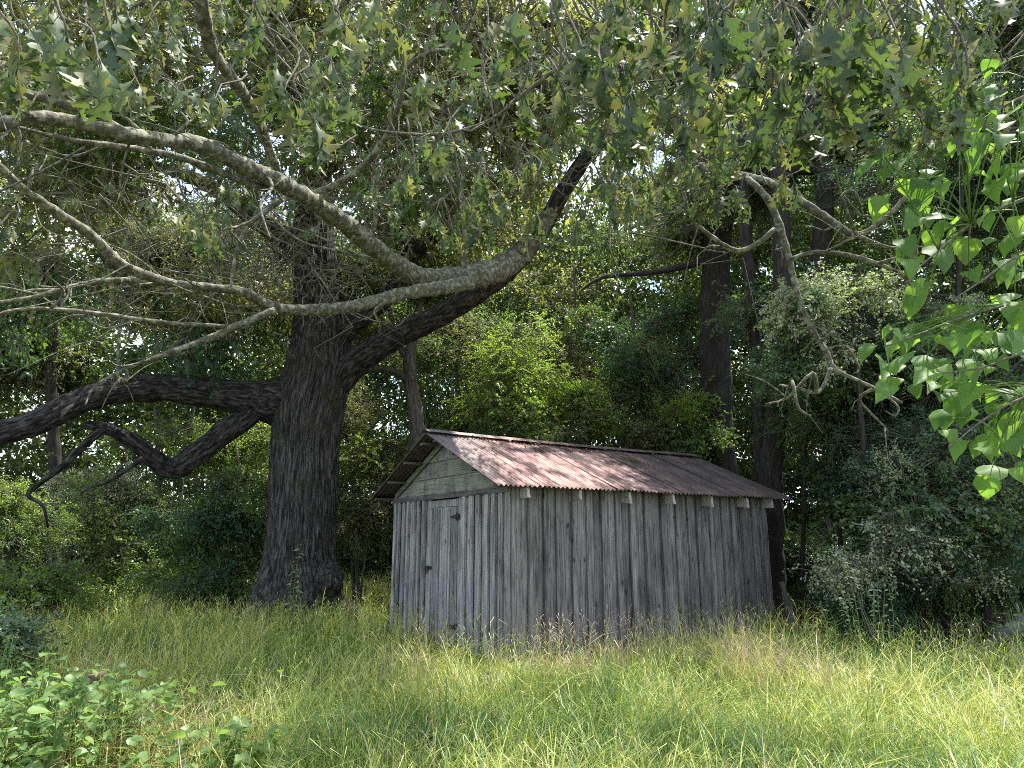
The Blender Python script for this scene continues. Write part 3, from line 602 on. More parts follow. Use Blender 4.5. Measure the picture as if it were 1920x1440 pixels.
def limb(name, path, depths, m, sides=14, rough=.16, step=.1, seed=0, parent=oak, freq=3.):
    ds = np.interp(np.linspace(0, 1, len(path)), np.linspace(0, 1, len(depths)), depths)
    pts, rad = widths(path, ds); g = Geo(); tube(g, local(pts, parent), rad, sides, step, rough, seed, freq=freq); link(name, g.mesh(name, [M[m]], True), parent); return pts
LP = []   # (points, radius class) for leaf and twig attachment
limb('limb', [(590, 800, 60), (555, 772, 84), (515, 755, 84), (470, 748, 70), (400, 738, 58), (300, 727, 52), (210, 735, 48), (130, 762, 48), (60, 795, 48), (-60, 822, 46), (-200, 800, 40)], [14.7, 14.6, 14.3, 13.6, 12.6, 11.6, 10.6], 'limb_bark', 18, .18, seed=1)
limb('limb', [(500, 745, 34), (465, 778, 44), (420, 812, 44), (370, 850, 44), (325, 880, 40), (290, 862, 34), (250, 828, 28), (205, 805, 24), (155, 795, 14)], [14.4, 14.0, 13.2, 12.5], 'limb_bark', 14, .2, seed=2)
limb('branch', [(190, 808, 16), (165, 828, 15), (120, 872, 13), (75, 905, 11), (52, 928, 9), (80, 948, 6), (90, 990, 4)], [12.4, 12, 12], 'limb_bark', 8, .2, .08, 3)
limb('branch', [(268, 858, 9), (235, 882, 8), (200, 905, 7), (165, 915, 5), (150, 930, 3)], [12.6, 12.4], 'limb_bark', 6, .2, .08, 4)
limb('limb', [(600, 775, 30), (625, 730, 58), (655, 690, 56), (700, 657, 48), (760, 622, 46), (830, 588, 43), (900, 545, 41), (960, 500, 38), (1010, 440, 33), (1055, 360, 31), (1110, 280, 27), (1175, 215, 20), (1260, 160, 12)], [14.8, 14.8, 14.5, 13.8, 12.8, 11.6, 10.4, 9.2, 8.4], 'limb_bark', 18, .16, seed=5)
limb('limb', [(604, 690, 30), (628, 640, 50), (660, 607, 42), (700, 578, 36), (735, 545, 32), (770, 480, 32), (820, 445, 28), (880, 400, 22), (930, 330, 14)], [14.9, 14.9, 14.8, 15, 15.2], 'limb_bark', 14, .16, seed=6)
limb('limb', [(600, 510, 34), (575, 474, 44), (535, 447, 42), (480, 412, 36), (420, 365, 30), (350, 330, 22), (260, 300, 14)], [15.2, 15.4, 15.8], 'limb_bark', 12, .16, seed=7)
limb('limb', [(598, 330, 40), (660, 250, 30), (740, 160, 24), (820, 60, 16), (860, -60, 10)], [15.6, 15, 14.4], 'limb_bark', 10, .16, seed=8)
limb('limb', [(596, 300, 34), (540, 200, 26), (470, 90, 18), (420, -40, 12)], [15.8, 15, 14], 'limb_bark', 10, .16, seed=9)
LICH = [
 ([(1062, 345, 18), (1035, 395, 30), (1000, 445, 40), (965, 485, 48), (925, 508, 50), (880, 518, 46), (800, 522, 40), (740, 495, 40), (690, 455, 38), (640, 415, 37), (590, 380, 35), (520, 340, 35), (450, 308, 34), (380, 272, 32), (300, 262, 29), (230, 250, 29), (120, 226, 27), (60, 222, 26), (-60, 245, 25), (-200, 260, 20)], [10.3, 10.9, 11.1, 10.2, 9.1, 8, 7, 6.2, 5.5, 4.9, 4.4, 4.1, 3.9], 16),
 ([(232, 248, 20), (170, 213, 21), (100, 188, 19), (0, 166, 18), (-100, 150, 15)], [4.75, 4.4, 4.1], 12),
 ([(520, 358, 16), (480, 348, 16), (420, 326, 15), (340, 296, 15), (230, 276, 13), (130, 262, 10), (70, 248, 8), (20, 235, 6)], [6.5, 5.8, 5.2, 4.8, 4.5], 10),
 ([(880, 530, 30), (830, 540, 29), (760, 550, 27), (700, 566, 25), (620, 580, 25), (540, 580, 23), (500, 570, 20), (455, 547, 19), (400, 540, 18), (310, 530, 15), (240, 525, 15)], [9.4, 8.4, 7.4, 6.6, 6.2], 14),
 ([(330, 532, 14), (270, 515, 20), (220, 490, 22), (170, 440, 22), (110, 400, 20), (50, 360, 18), (0, 315, 17), (-80, 250, 15)], [6.3, 5.8, 5.2, 4.8], 12),
 ([(245, 525, 12), (180, 528, 12), (110, 545, 11), (50, 560, 10), (-40, 572, 8)], [6.2, 5.7], 8),
 ([(515, 582, 15), (450, 608, 14), (390, 635, 13), (320, 660, 11), (240, 690, 8), (180, 722, 5), (160, 760, 3)], [6.9, 6.2, 5.8], 9),
 ([(425, 612, 9), (300, 604, 10), (200, 590, 10), (100, 580, 9), (20, 583, 8), (-60, 612, 6)], [6.5, 5.8, 5.4], 8),
 ([(525, 345, 20), (508, 290, 19), (488, 235, 21), (462, 185, 24), (428, 138, 25), (395, 90, 26), (384, 40, 28), (376, -10, 28), (370, -90, 26)], [6.6, 6, 5.2, 4.8, 4.5], 14),
 ([(580, 365, 12), (640, 342, 15), (690, 302, 14), (728, 250, 13), (748, 195, 11), (762, 130, 9), (800, 100, 8), (850, 85, 6), (885, 30, 5), (900, -20, 5)], [6.9, 6.2, 5.4, 5], 9),
 ([(585, 190, 4), (640, 222, 5), (700, 243, 6), (770, 252, 7), (840, 250, 7), (905, 232, 7), (955, 200, 6), (985, 150, 6), (998, 80, 5), (1000, 20, 4)], [5.4, 5, 4.6], 7),
 ([(535, 370, 10), (495, 398, 11), (462, 428, 9), (442, 480, 8), (432, 545, 6)], [6.8, 6.5], 8),
 ([(870, 500, 12), (872, 440, 11), (865, 380, 9), (870, 300, 7), (860, 220, 5)], [9.5, 9], 7),
 ([(690, 460, 11), (705, 400, 10), (700, 330, 8), (720, 270, 6)], [8.2, 7.8], 7),
 ([(735, 500, 9), (680, 480, 8), (620, 468, 7), (560, 450, 5), (500, 400, 3)], [8.8, 8.5], 6),
 # right-hand group
 ([(1110, 285, 16), (1170, 265, 15), (1230, 272, 15), (1290, 300, 17), (1345, 325, 16), (1400, 330, 16), (1450, 345, 16), (1500, 375, 17), (1560, 415, 16), (1605, 440, 14), (1645, 420, 11), (1700, 368, 11), (1738, 310, 12), (1750, 230, 11), (1738, 150, 9), (1700, 0, 8), (1680, -80, 7)], [9.6, 7.6, 6.2, 5.5, 5.2, 5, 4.6, 4.2], 10),
 ([(1600, 438, 12), (1630, 452, 10), (1665, 463, 8), (1692, 466, 6)], [5, 5], 7),
 ([(1398, 332, 13), (1438, 372, 17), (1464, 430, 16), (1480, 490, 15), (1495, 550, 13), (1520, 612, 12), (1550, 662, 12), (1565, 692, 11), (1605, 712, 9), (1650, 732, 8), (1692, 756, 5)], [5.4, 5.1, 4.9, 4.8], 9),
 ([(1482, 486, 11), (1530, 473, 11), (1600, 480, 11), (1660, 500, 9), (1712, 521, 7)], [5, 4.8], 8),
 ([(1558, 690, 9), (1535, 735, 8), (1500, 729, 7), (1462, 722, 6)], [4.85, 4.7], 7),
 ([(1552, 655, 6), (1585, 648, 5), (1612, 690, 4), (1600, 700, 3)], [4.85, 4.8], 6),
 ([(1640, 728, 5), (1668, 748, 5), (1685, 765, 5), (1678, 780, 4), (1660, 770, 3)], [4.8, 4.75], 6),
 ([(1452, 430, 12), (1420, 456, 12), (1380, 470, 12), (1330, 440, 10), (1292, 400, 9), (1278, 330, 8), (1268, 250, 7), (1250, 180, 6)], [5.15, 5, 4.9], 8),
 ([(1605, 440, 9), (1590, 400, 7), (1570, 340, 6), (1560, 260, 5), (1545, 180, 4)], [4.95, 4.5], 6),
]
for i, (pa, de, sd) in enumerate(LICH):
    pa = [(a_, b_, w_ * (.82 if i > 14 else .9)) for a_, b_, w_ in pa]
    LP.append(limb('branch', pa, de, 'lichen_bark', sd, .3, .045 if i < 9 else .04, 20 + i, freq=4.))

for j, pts_ in enumerate(LP):
    for k in range(2 if j < 9 else 1):
        for i in range(1, len(pts_) - 1):
            if R.random() < .42:
                a = pts_[i].lerp(pts_[i + 1], R.random()); dd = (pts_[i + 1] - pts_[i - 1]).normalized(); e = a + (dd * R.uniform(.2, .9) + Vector((R.gauss(0, .5), R.gauss(0, .5), R.gauss(.05, .55)))) * R.uniform(.35, 1.0) * (1 if j < 15 else .4)
                m1 = a.lerp(e, .35) + Vector((R.gauss(0, .06), R.gauss(0, .06), R.gauss(0, .06))); m2 = a.lerp(e, .7) + Vector((R.gauss(0, .08), R.gauss(0, .08), R.gauss(0, .08))); g = Geo()
                r_ = R.uniform(.007, .014); tube(g, local([a, m1, m2, e], oak), [r_ * 1.2, r_, r_ * .7, r_ * .35], 6, .05, .35, j, freq=4.)
                for q in (m1, m2): f = q + Vector((R.gauss(0, .18), R.gauss(0, .18), R.gauss(0, .2))); tube(g, local([q, q.lerp(f, .5) + Vector((0, 0, .03)), f], oak), [r_ * .55, r_ * .4, r_ * .2], 5, .05, .3, j)
                link('side_branch', g.mesh('side_branch', [M['lichen_bark']], True), oak)

# near leaves: lobed oak leaves in drooping whorls; the largest are single parts, the rest joined
OAKL = [leaf_mesh('oak_leaf', OAKHW, L, L * .31, M['oak_leaf'], fold=f, bend=b, wave=.05, petiole=.035, seed=s) for s, (L, f, b) in enumerate([(.18, .35, 1.3), (.2, .2, 1.7), (.17, .55, .9), (.21, .4, .6), (.19, -.25, 1.4)])]
twg = Geo(); oak_small = Geo(); NLEAF = [0]
small_shapes = [leaf_shape(OAKHW if s % 2 else OAKLO, 0.15, .048, fold=.25 + .1 * s, bend=.5 + .3 * s, petiole=.03, seed=s) for s in range(4)]
def whorl(tip, dirv, n, parts):
    a0 = R.uniform(0, 6.28)
    for k in range(n):
        a = a0 + k * 2.4; side = Vector((math.cos(a), math.sin(a), 0)); b = Vector(tip) - Vector(dirv) * (k * .012)
        d = (Vector(dirv) * .3 + side * R.uniform(.3, .9) + Vector((0, 0, -R.uniform(.6, 2.2)))).normalized(); nr = Vector((R.gauss(0, .5), R.gauss(0, .5), .5)) + side * .9
        fm = frame(d, nr); s = R.uniform(.75, 1.2)
        if parts:
            o = link('leaf', R.choice(OAKL), oak); o.matrix_local = Matrix.Translation(b - oak.location) @ fm.to_4x4() @ Matrix.Scale(s, 4); NLEAF[0] += 1
        else:
            V, F, U = R.choice(small_shapes); oak_small.add((V * s) @ np.array(fm).T + np.array(b - oak.location), F, R.random(), 0, U)
def twig(a, b, r0, n=5, wig=.08):
    a, b = Vector(a), Vector(b); L = (b - a).length; p = []
    for i in range(n):
        t = i / (n - 1); q = a.lerp(b, t); q += Vector((R.gauss(0, 1), R.gauss(0, 1), R.gauss(0, 1))) * wig * L * math.sin(math.pi * t); q.z -= .06 * L * math.sin(math.pi * t); p.append(q)
    return p
# (px, py, depth, number of whorls around, part?)
NEAR = [(60, 60, 2.9), (130, 95, 2.6), (185, 120, 2.4), (215, 40, 2.6), (30, 140, 2.7), (10, 30, 3), (100, 10, 3), (260, 160, 3.1), (240, 20, 2.8),
 (480, 30, 3.2), (520, 130, 3.1), (560, 190, 3.2), (640, 30, 2.9), (700, 20, 2.8), (740, 60, 3), (600, 240, 3.4), (660, 190, 3.2), (790, 150, 3.3), (860, 60, 3), (960, 30, 2.7), (940, 110, 3.1), (990, 200, 3.4), (1060, 180, 3.3),
 (1090, 90, 3.1), (1130, 150, 3.1), (1180, 200, 3), (1160, 40, 2.9), (1240, 60, 2.8), (1290, 120, 2.7), (1330, 40, 2.6), (1340, 190, 2.9), (1280, 230, 3), (1400, 120, 2.8), (1440, 30, 2.6), (1460, 160, 2.8), (1500, 90, 2.7), (1540, 40, 2.6), (1560, 140, 2.8), (1600, 90, 2.7), (1650, 120, 2.7), (1700, 130, 2.8), (1620, 20, 2.6), (1500, 210, 3), (1420, 230, 3), (1590, 200, 2.9), (1740, 60, 2.9), (1780, 190, 3.0),
 (900, 330, 4), (1000, 400, 4), (870, 370, 4.2), (1130, 290, 3.6), (1370, 300, 3.6), (1230, 300, 3.7)]
for (px, py, d) in NEAR:
    d *= .92
    if NLEAF[0] > 292: break
    tip = P(px, py, d); src = P(px + R.uniform(-120, 120), py - R.uniform(160, 320), d + R.uniform(-.2, .5)); p = twig(src, tip, .006)
    tg = Geo(); tube(tg, local(p, oak), [.007, .006, .005, .004, .003], 6, .05); link('twig', tg.mesh('twig', [M['twig']], True), oak)
    whorl(tip, (p[-1] - p[-2]).normalized(), 6, True)
# joined smaller leaves and twigs further into the crown, grown off the lichened branches and in the air above
def spray(tip, src, parts=False, n=6):
    p = twig(src, tip, .006); tube(twg, local(p, oak), [.008, .006, .005, .004, .003], 4, .2, smooth_path=False, mi=0); whorl(tip, (p[-1] - p[-2]).normalized(), n, parts)
PX_B = [to_px(q) for l_ in LP for q in l_]
def clear(px, py, d, r=42):
    return not any(abs(px - a) < r and -r < py - b < r * 1.1 and c > d for a, b, c in PX_DENSE)
PX_DENSE = []
for l_ in LP[:10]:
    pp = [to_px(q) for q in l_]
    for u, v in zip(pp, pp[1:]):
        k_ = max(1, int(math.hypot(u[0] - v[0], u[1] - v[1]) / 25)); PX_DENSE += [tuple(u[i_] + (v[i_] - u[i_]) * j_ / k_ for i_ in range(3)) for j_ in range(k_)]
def zone(x0, x1, y0, y1, d0, d1, n, nl=6):
    for _ in range(int(n * 1.3)):
        px, py, d = R.uniform(x0, x1), R.uniform(y0, y1), R.uniform(d0, d1); tip = P(px, py, d)
        if not clear(px, py + 25, d): continue
        spray(tip, tip + Vector((R.uniform(-.3, .3), R.uniform(-.3, .3), R.uniform(.05, .5))), False, nl)
zone(-100, 1250, -60, 200, 3.6, 6, 85); zone(420, 900, 150, 330, 3.8, 6, 35); zone(1050, 1880, -60, 260, 2.9, 4.4, 150); zone(1100, 1500, 200, 360, 3.6, 5.5, 26)
zone(350, 460, 330, 500, 4.5, 6, 10); zone(820, 1100, 280, 480, 4.5, 7, 34); zone(1250, 1420, 300, 400, 4, 5, 8); zone(400, 700, 250, 420, 5, 7, 16); zone(1000, 1220, 150, 400, 5, 7.5, 34); zone(0, 420, 20, 200, 3.4, 5, 26)
zone(600, 1250, 0, 450, 6, 9.5, 120, 7); zone(0, 600, 300, 520, 7, 9, 30); zone(1000, 1260, 250, 420, 6, 8, 25)
# bare twiggery
for _ in range(420):
    px, py, d = R.choice([(R.uniform(420, 700), R.uniform(330, 560), R.uniform(9, 13)), (R.uniform(600, 1250), R.uniform(0, 480), R.uniform(6, 11)), (R.uniform(0, 500), R.uniform(300, 640), R.uniform(7, 12))])
    a = P(px, py, d); b = a + Vector((R.gauss(0, .5), R.gauss(0, .5), R.gauss(0, .35))); q = twig(a, b, .01, 5, .12)
    tube(twg, local(q, oak), [.012, .009, .007, .005, .003], 4, .1, smooth_path=False)
    for k in range(2):
        c = q[2 + k]; e = c + (b - a) * .4 + Vector((R.gauss(0, .2), R.gauss(0, .2), R.gauss(0, .2))); tube(twg, local(twig(c, e, .01, 4, .12), oak), [.006, .005, .004, .003], 3, .1, smooth_path=False)
# the fan of dead twigs on the upper trunk's left
for _ in range(60):
    a = P(R.uniform(520, 590), R.uniform(420, 480), 13.2); b = P(R.uniform(420, 540), R.uniform(370, 560), R.uniform(11.8, 13)); tube(twg, local(twig(a, b, .01, 5, .1), oak), [.016, .012, .01, .007, .004], 4, .1, smooth_path=False)
o = link('twigs', twg.mesh('twigs', [M['twig']], False), oak, kind='stuff'); o.name = 'twiggery'
link('leaves', oak_small.mesh('leaves', [M['oak_leaf']], True), oak, kind='stuff')
# high crown in the middle distance
def oakkeep(q):
    x, y, d = to_px(q)
    if y > 700 and x < 480: return False
    if y > 560 and 480 < x: return False
    if x > 1180 and y > 330: return False
    if 0 < x < 330 and 330 < y < 520 and R.random() < .12: return False
    return d > 8.5
OK_ = ['olive', 'olive', 'mid']
crown(oak, (180, 150, 11.5), (5, 3.2, 2.6), 42, 'oak', OK_, 1.0, keep=oakkeep)
crown(oak, (600, 100, 14), (4.6, 3.8, 3.2), 52, 'oak', OK_, 1.05, keep=oakkeep)
crown(oak, (980, 230, 12.5), (3.4, 3, 2.6), 40, 'oak', OK_, 1.0, keep=oakkeep)
crown(oak, (180, 590, 15), (4.2, 2.4, 1.6), 26, 'oak', ['olive', 'mid', 'dark'], .9, keep=oakkeep)
crown(oak, (820, 380, 15.5), (2.6, 2, 1.6), 16, 'oak', OK_, .9, keep=oakkeep)
crown(oak, (420, 560, 17), (2.6, 1.6, 1.7), 12, 'oak', OK_, .9, keep=oakkeep)

shade_hub = P(1260, 160, 8.4)  # added overhead boughs, mostly out of view, to throw shade patches on the grass
for k, (px, py, n) in enumerate([(780, 1400, 3), (640, 1350, 2), (1290, 1425, 2), (320, 1250, 3), (520, 1240, 2), (1330, 1290, 1), (1640, 1400, 1)]):
    q = G(px, py, .3); q = q + TOSUN * ((8.7 - q.z) / TOSUN.z); g = Geo(); tube(g, local([shade_hub, shade_hub.lerp(q, .5) + Vector((0, 0, .9)), q], oak), [.06, .045, .02], 8, .3, .2, k); link('limb', g.mesh('limb', [M['limb_bark']], True), oak)  # limb added only to join the shading boughs to the oak
    for i in range(n): bough(oak, q + Vector((R.gauss(0, .5), R.gauss(0, .4), R.gauss(0, .2))), 'oak', 'olive', .85)

# ------------------------------------------------------------------ trees and shrubs behind
def tree(name, label, base, crowns, trunk=None, m='grey_bark', cat='tree', group=None, stems=0, depth=None, link_limbs=True):
    """base: (px, ground depth); trunk: list of paths [(px,py,w)...] drawn at the tree's depth"""
    px, d = base; q = P(px, 1005, d); t = thing(name, label, cat, (q.x, q.y, gz(q.x, q.y)), 0, group)
    for i, (pa, de) in enumerate(trunk or []): limb('trunk' if i == 0 else 'limb', pa, de, m, 14 if i == 0 else 10, .2, .16, 60 + i, parent=t)
    allq = []
    for (c, r, n, key, mm, sc) in crowns: allq += crown(t, c, r, n, key, mm, sc)
    if stems:
        ks = 1 if d > 11 else .3
        for k in range(stems):
            e = R.choice(allq) - t.location; g = Geo(); b = Vector((R.uniform(-.25, .25), R.uniform(-.25, .25), 0)); mid = b.lerp(e, .5) + Vector((0, 0, .15)) + Vector((R.gauss(0, .1), R.gauss(0, .1), 0))
            tube(g, [b, b.lerp(mid, .5), mid, e], [.035 * ks, .03 * ks, .022 * ks, .01 * ks], 6, .25, .2, k); link('stem', g.mesh('stem', [M[m]], True), t)
    elif trunk and link_limbs:
        tops = [P(a, b, trunk[0][1][-1]) for a, b, w in trunk[0][0]][len(trunk[0][0]) // 2:]
        for e in allq[::3]:
            a = min(tops, key=lambda z: (z - e).length + abs(z.z - e.z)); g = Geo(); mid = a.lerp(e, .5) + Vector((0, 0, .2))
            tube(g, local([a, mid, e], t), [.03, .02, .008], 6, .3, .2, 1); link('branch', g.mesh('branch', [M[m]], True), t)
    return t
tree('hardwood_tree', 'tall tree with thick straight dark trunk rising behind the right half of the shed roof', (1352, 17), [((1330, 90, 17.5), (3.2, 2.5, 2.6), 36, ['fine', 'broad'], ['olive', 'mid'], 1.1), ((1200, 330, 18), (2.2, 1.6, 1.5), 14, 'fine', ['olive', 'mid'], 1.0), ((1240, 430, 17.5), (1.7, 1.1, .9), 12, 'thin', ['olive', 'mid'], .9)],
     [([(1356, 1080, 66), (1352, 960, 62), (1350, 860, 60), (1343, 740, 57), (1340, 620, 54), (1342, 520, 53), (1346, 420, 50), (1345, 300, 46), (1340, 150, 38), (1335, -20, 28), (1330, -200, 16)], [17, 17, 17]), ([(1345, 480, 14), (1280, 500, 12), (1210, 512, 10), (1130, 520, 7), (1090, 545, 4)], [17, 16.5])], 'dark_bark')
tree('forked_tree', 'dark forked tree just behind the right end of the shed', (1452, 14), [((1520, 60, 15), (3, 2.4, 2.2), 34, ['fine', 'broad'], ['mid', 'blue', 'olive'], 1.0), ((1640, 200, 14.5), (1.6, 1.5, 1.2), 12, 'fine', ['dark', 'mid'], .9)],
     [([(1450, 1190, 48), (1448, 1050, 46), (1445, 900, 44), (1456, 780, 38), (1464, 640, 34), (1466, 500, 33), (1462, 380, 31), (1460, 260, 30), (1462, 120, 24), (1468, -60, 14)], [14, 14, 14.2]),
      ([(1464, 600, 22), (1500, 580, 26), (1528, 535, 30), (1540, 460, 33), (1546, 380, 34), (1542, 310, 32), (1526, 230, 28), (1518, 120, 22), (1510, -20, 14)], [14.1, 14.2, 14.4]),
      ([(1470, 335, 14), (1510, 285, 12), (1540, 215, 9), (1560, 140, 6)], [14.2, 14]), ([(1544, 270, 22), (1600, 262, 16), (1680, 250, 12), (1790, 225, 8), (1880, 190, 5)], [14.4, 14]), ([(1466, 310, 20), (1520, 320, 16), (1600, 320, 8)], [14.2, 14.6])], 'dark_bark')
tree('slim_tree', 'slim dark tree standing close against the left of the forked trunk', (1430, 14.6), [((1400, 250, 15), (1.6, 1.4, 1.5), 12, 'fine', ['olive', 'mid'], .9), ((1420, 600, 14.4), (.7, .5, .8), 6, 'thin', ['blue', 'mid'], .6)],
     [([(1436, 1190, 30), (1432, 1000, 30), (1428, 860, 30), (1424, 720, 27), (1414, 600, 25), (1402, 490, 23), (1396, 380, 20), (1392, 250, 15), (1388, 100, 9)], [14.6, 14.8])], 'dark_bark')
tree('grey_tree', 'leaning pale grey trunk behind the left end of the roof ridge', (785, 16), [((735, 560, 17), (1.6, 1.2, 1.2), 9, 'fine', ['olive', 'mid'], .9), ((880, 540, 17), (1.4, 1, 1), 8, 'fine', ['olive', 'mid'], .9)],
     [([(792, 1100, 34), (788, 960, 32), (784, 850, 30), (780, 780, 28), (772, 730, 27), (768, 680, 24), (776, 620, 16), (790, 560, 10)], [16, 16]), ([(772, 720, 16), (748, 700, 14), (715, 690, 10), (680, 700, 6)], [16, 15.8]), ([(770, 680, 14), (745, 640, 11), (730, 580, 7)], [16, 16])], 'grey_bark')
# behind the shed, centre
tree('sunlit_shrub', 'tall yellow-green shrub catching the sun behind the middle of the roof ridge', (990, 16), [((985, 660, 16), (1.3, 1, .9), 8, 'pinnate', 'bright', .75), ((930, 740, 16), (1.3, 1, .8), 9, ['pinnate', 'broad'], 'bright', .7), ((1000, 810, 15.5), (1.8, .8, .5), 11, ['pinnate', 'broad'], ['bright', 'mid'], .65), ((1080, 740, 16.5), (1.2, .8, .8), 7, 'broad', ['bright', 'olive'], .65)], cat='shrub', stems=7)
tree('understory_tree', 'dark green understory tree filling the gap left of the thick trunk', (1210, 18), [((1200, 650, 18), (1.7, 1.4, 1.5), 14, ['fine', 'broad'], ['mid', 'dark'], 1), ((1240, 800, 16.5), (1.6, 1, .7), 10, 'broad', ['mid', 'bright', 'olive'], .7)], [([(1214, 1080, 12), (1208, 900, 11), (1200, 760, 10), (1190, 640, 7), (1180, 540, 4)], [18, 18])])
tree('understory_tree', 'olive leaved tree between the pale grey trunk and the sunlit shrub', (870, 18.5), [((850, 640, 18.5), (1.7, 1.4, 1.3), 13, 'fine', ['olive', 'mid'], 1), ((870, 760, 18), (1.6, 1, .9), 10, 'fine', ['olive', 'dark'], .9)], [([(876, 1080, 12), (868, 900, 11), (860, 760, 9), (852, 620, 5)], [18.5, 18.5])])
tree('understory_tree', 'loose olive tree standing below a bright gap of sky right of the sunlit shrub', (1090, 20), [((1080, 700, 20), (1.6, 1.4, 1.3), 12, 'fine', ['olive', 'mid'], 1), ((1060, 560, 21), (1.2, 1, .7), 5, 'thin', ['olive'], 1)], [([(1096, 1080, 12), (1090, 900, 11), (1086, 760, 9), (1080, 620, 6), (1076, 500, 3)], [20, 20])])
tree('bush', 'olive bush between the oak trunk and the shed gable', (690, 17), [((690, 860, 17), (1, 1, 1.2), 9, 'pinnate', ['olive', 'mid', 'bright'], .85), ((690, 980, 16.5), (.9, .8, .9), 7, 'fine', ['mid', 'olive'], .8), ((650, 760, 18), (1, 1, 1), 6, 'fine', ['olive'], .9)], cat='shrub', stems=6)
# left of the oak
tree('laurel_bush', 'dark glossy green bush growing up against the left side of the oak trunk', (420, 15.5), [((440, 960, 15.8), (1.0, 1, 1.2), 11, 'broad', ['dark', 'mid'], .75), ((350, 1030, 16), (1.0, 1, .7), 8, 'broad', ['dark', 'mid', 'blue'], .7), ((400, 1100, 15), (1.1, .8, .35), 8, 'broad', ['dark', 'mid'], .6)], cat='shrub', stems=9, m='twig')
tree('rear_tree', 'light green tree behind the laurel bush seen under the lowest oak limb', (300, 20), [((300, 880, 20), (2, 1.4, 1.5), 16, 'fine', ['mid', 'bright', 'pale'], 1.05), ((430, 840, 20), (1.6, 1.2, 1), 10, 'fine', ['bright', 'mid', 'bright'], 1)], [([(305, 1085, 13), (302, 950, 11), (296, 840, 8), (290, 760, 5)], [20, 20])])
tree('hardwood_tree', 'broad mid green tree far behind the oak at the left edge', (90, 20), [((120, 640, 20), (4.2, 2, 1.5), 22, ['fine', 'broad'], ['mid', 'mid', 'olive'], 1.15), ((330, 500, 20.5), (2.4, 1.6, 1.8), 18, 'fine', ['mid', 'olive'], 1.1), ((60, 300, 20), (3.2, 2, 1.6), 12, 'thin', ['mid', 'dark'], 1.2), ((230, 220, 20), (3, 1.6, 1.8), 16, 'fine', ['mid', 'olive'], 1.15)], [([(100, 1085, 26), (104, 900, 22), (96, 700, 18), (110, 520, 14), (120, 330, 9), (130, 180, 4)], [20, 20.5])], 'dark_bark')
tree('pale_shrub', 'pale shrub in full sun at the far left under the oak limb', (130, 18), [((120, 980, 18), (1.5, 1.2, 1.0), 12, ['fine', 'thin'], ['pale', 'bright', 'pale'], .9), ((200, 900, 19), (1.6, 1, .9), 10, ['thin', 'fine'], ['pale', 'bright'], .9)], cat='shrub', stems=9, m='twig')  # sunlight is put into the pale and bright leaf colours
tree('yellow_shrub', 'yellow-green shrub at the left edge below the big limb', (10, 14), [((0, 930, 14), (.7, .7, .6), 6, 'fine', ['bright'], .7), ((30, 1010, 14), (.9, .7, .4), 6, 'fine', ['bright', 'mid'], .7)], cat='shrub', stems=5, m='twig')
tree('low_bush', 'low mid green bush at the left edge where the tall grass begins', (40, 12), [((40, 1110, 12), (.9, .8, .45), 9, 'broad', ['mid', 'bright'], .6), ((130, 1130, 13), (.8, .6, .25), 6, 'broad', ['mid', 'bright'], .5)], cat='shrub', stems=5, m='twig')
tree('sunny_bush', 'bright yellow-green low growth in the sunny clearing left of the laurel bush', (230, 19), [((180, 1080, 18), (1.6, 1, .4), 9, 'fine', ['bright'], .7), ((300, 1085, 19), (1.4, 1, .3), 6, 'fine', ['bright', 'mid'], .7)], cat='shrub', stems=5, m='twig')
tree('dark_bush', 'small dark leafy bush low at the left edge beside the broadleaf weeds', (0, 6.8), [((0, 1200, 6.8), (.35, .35, .2), 5, 'broad', ['mid', 'blue'], .38), ((25, 1240, 6.6), (.3, .3, .12), 3, 'broad', ['mid'], .34)], cat='shrub', stems=4, m='twig')
# right of the shed
tree('pale_tree', 'small tree with pale silvery sunlit leaves above the right end of the shed', (1620, 11), [((1620, 580, 11), (1.3, .8, .6), 13, 'broad', ['pale', 'blue', 'pale'], .5), ((1530, 670, 11.5), (.9, .6, .5), 9, 'broad', ['pale', 'blue', 'mid'], .5), ((1680, 640, 11), (1.1, .6, .6), 9, 'broad', ['pale', 'mid', 'blue'], .5), ((1640, 880, 10.8), (.7, .4, .3), 5, 'broad', ['pale', 'blue'], .36)], [([(1636, 1195, 13), (1630, 1050, 12), (1622, 900, 11), (1612, 760, 9), (1604, 640, 6), (1596, 560, 3)], [11, 11])], 'dark_bark')
tree('dark_tree', 'tall dense blue-green tree standing behind the heart shaped leaves on the right', (1780, 12.5), [((1800, 330, 13.5), (2, 1.4, 1.8), 24, 'fine', ['blue', 'dark', 'mid'], 1), ((1850, 80, 14), (1.9, 1.5, 1.5), 16, 'fine', ['blue', 'mid', 'dark'], 1), ((1760, 620, 12.5), (1.7, 1.1, 1.2), 17, 'fine', ['dark', 'blue'], .9)], [([(1770, 1190, 15), (1776, 1050, 14), (1784, 900, 13), (1790, 740, 12), (1796, 560, 10), (1804, 360, 8), (1812, 150, 5)], [12.5, 12.5])], 'dark_bark')
tree('dark_tree', 'low branched dark tree directly right of the shed with leaves over the shaded ground', (1600, 12), [((1680, 900, 12.4), (.9, .9, 1.0), 15, 'broad', ['dark', 'blue', 'dark'], .8), ((1700, 850, 12), (1.2, 1, .9), 14, 'fine', ['blue', 'dark', 'mid'], .85), ((1620, 790, 13.6), (1.0, .7, .7), 9, 'fine', ['dark', 'mid'], .85)], [([(1668, 1205, 14), (1660, 1120, 13), (1648, 1000, 12), (1640, 880, 9), (1630, 780, 6)], [12, 12])], 'dark_bark')
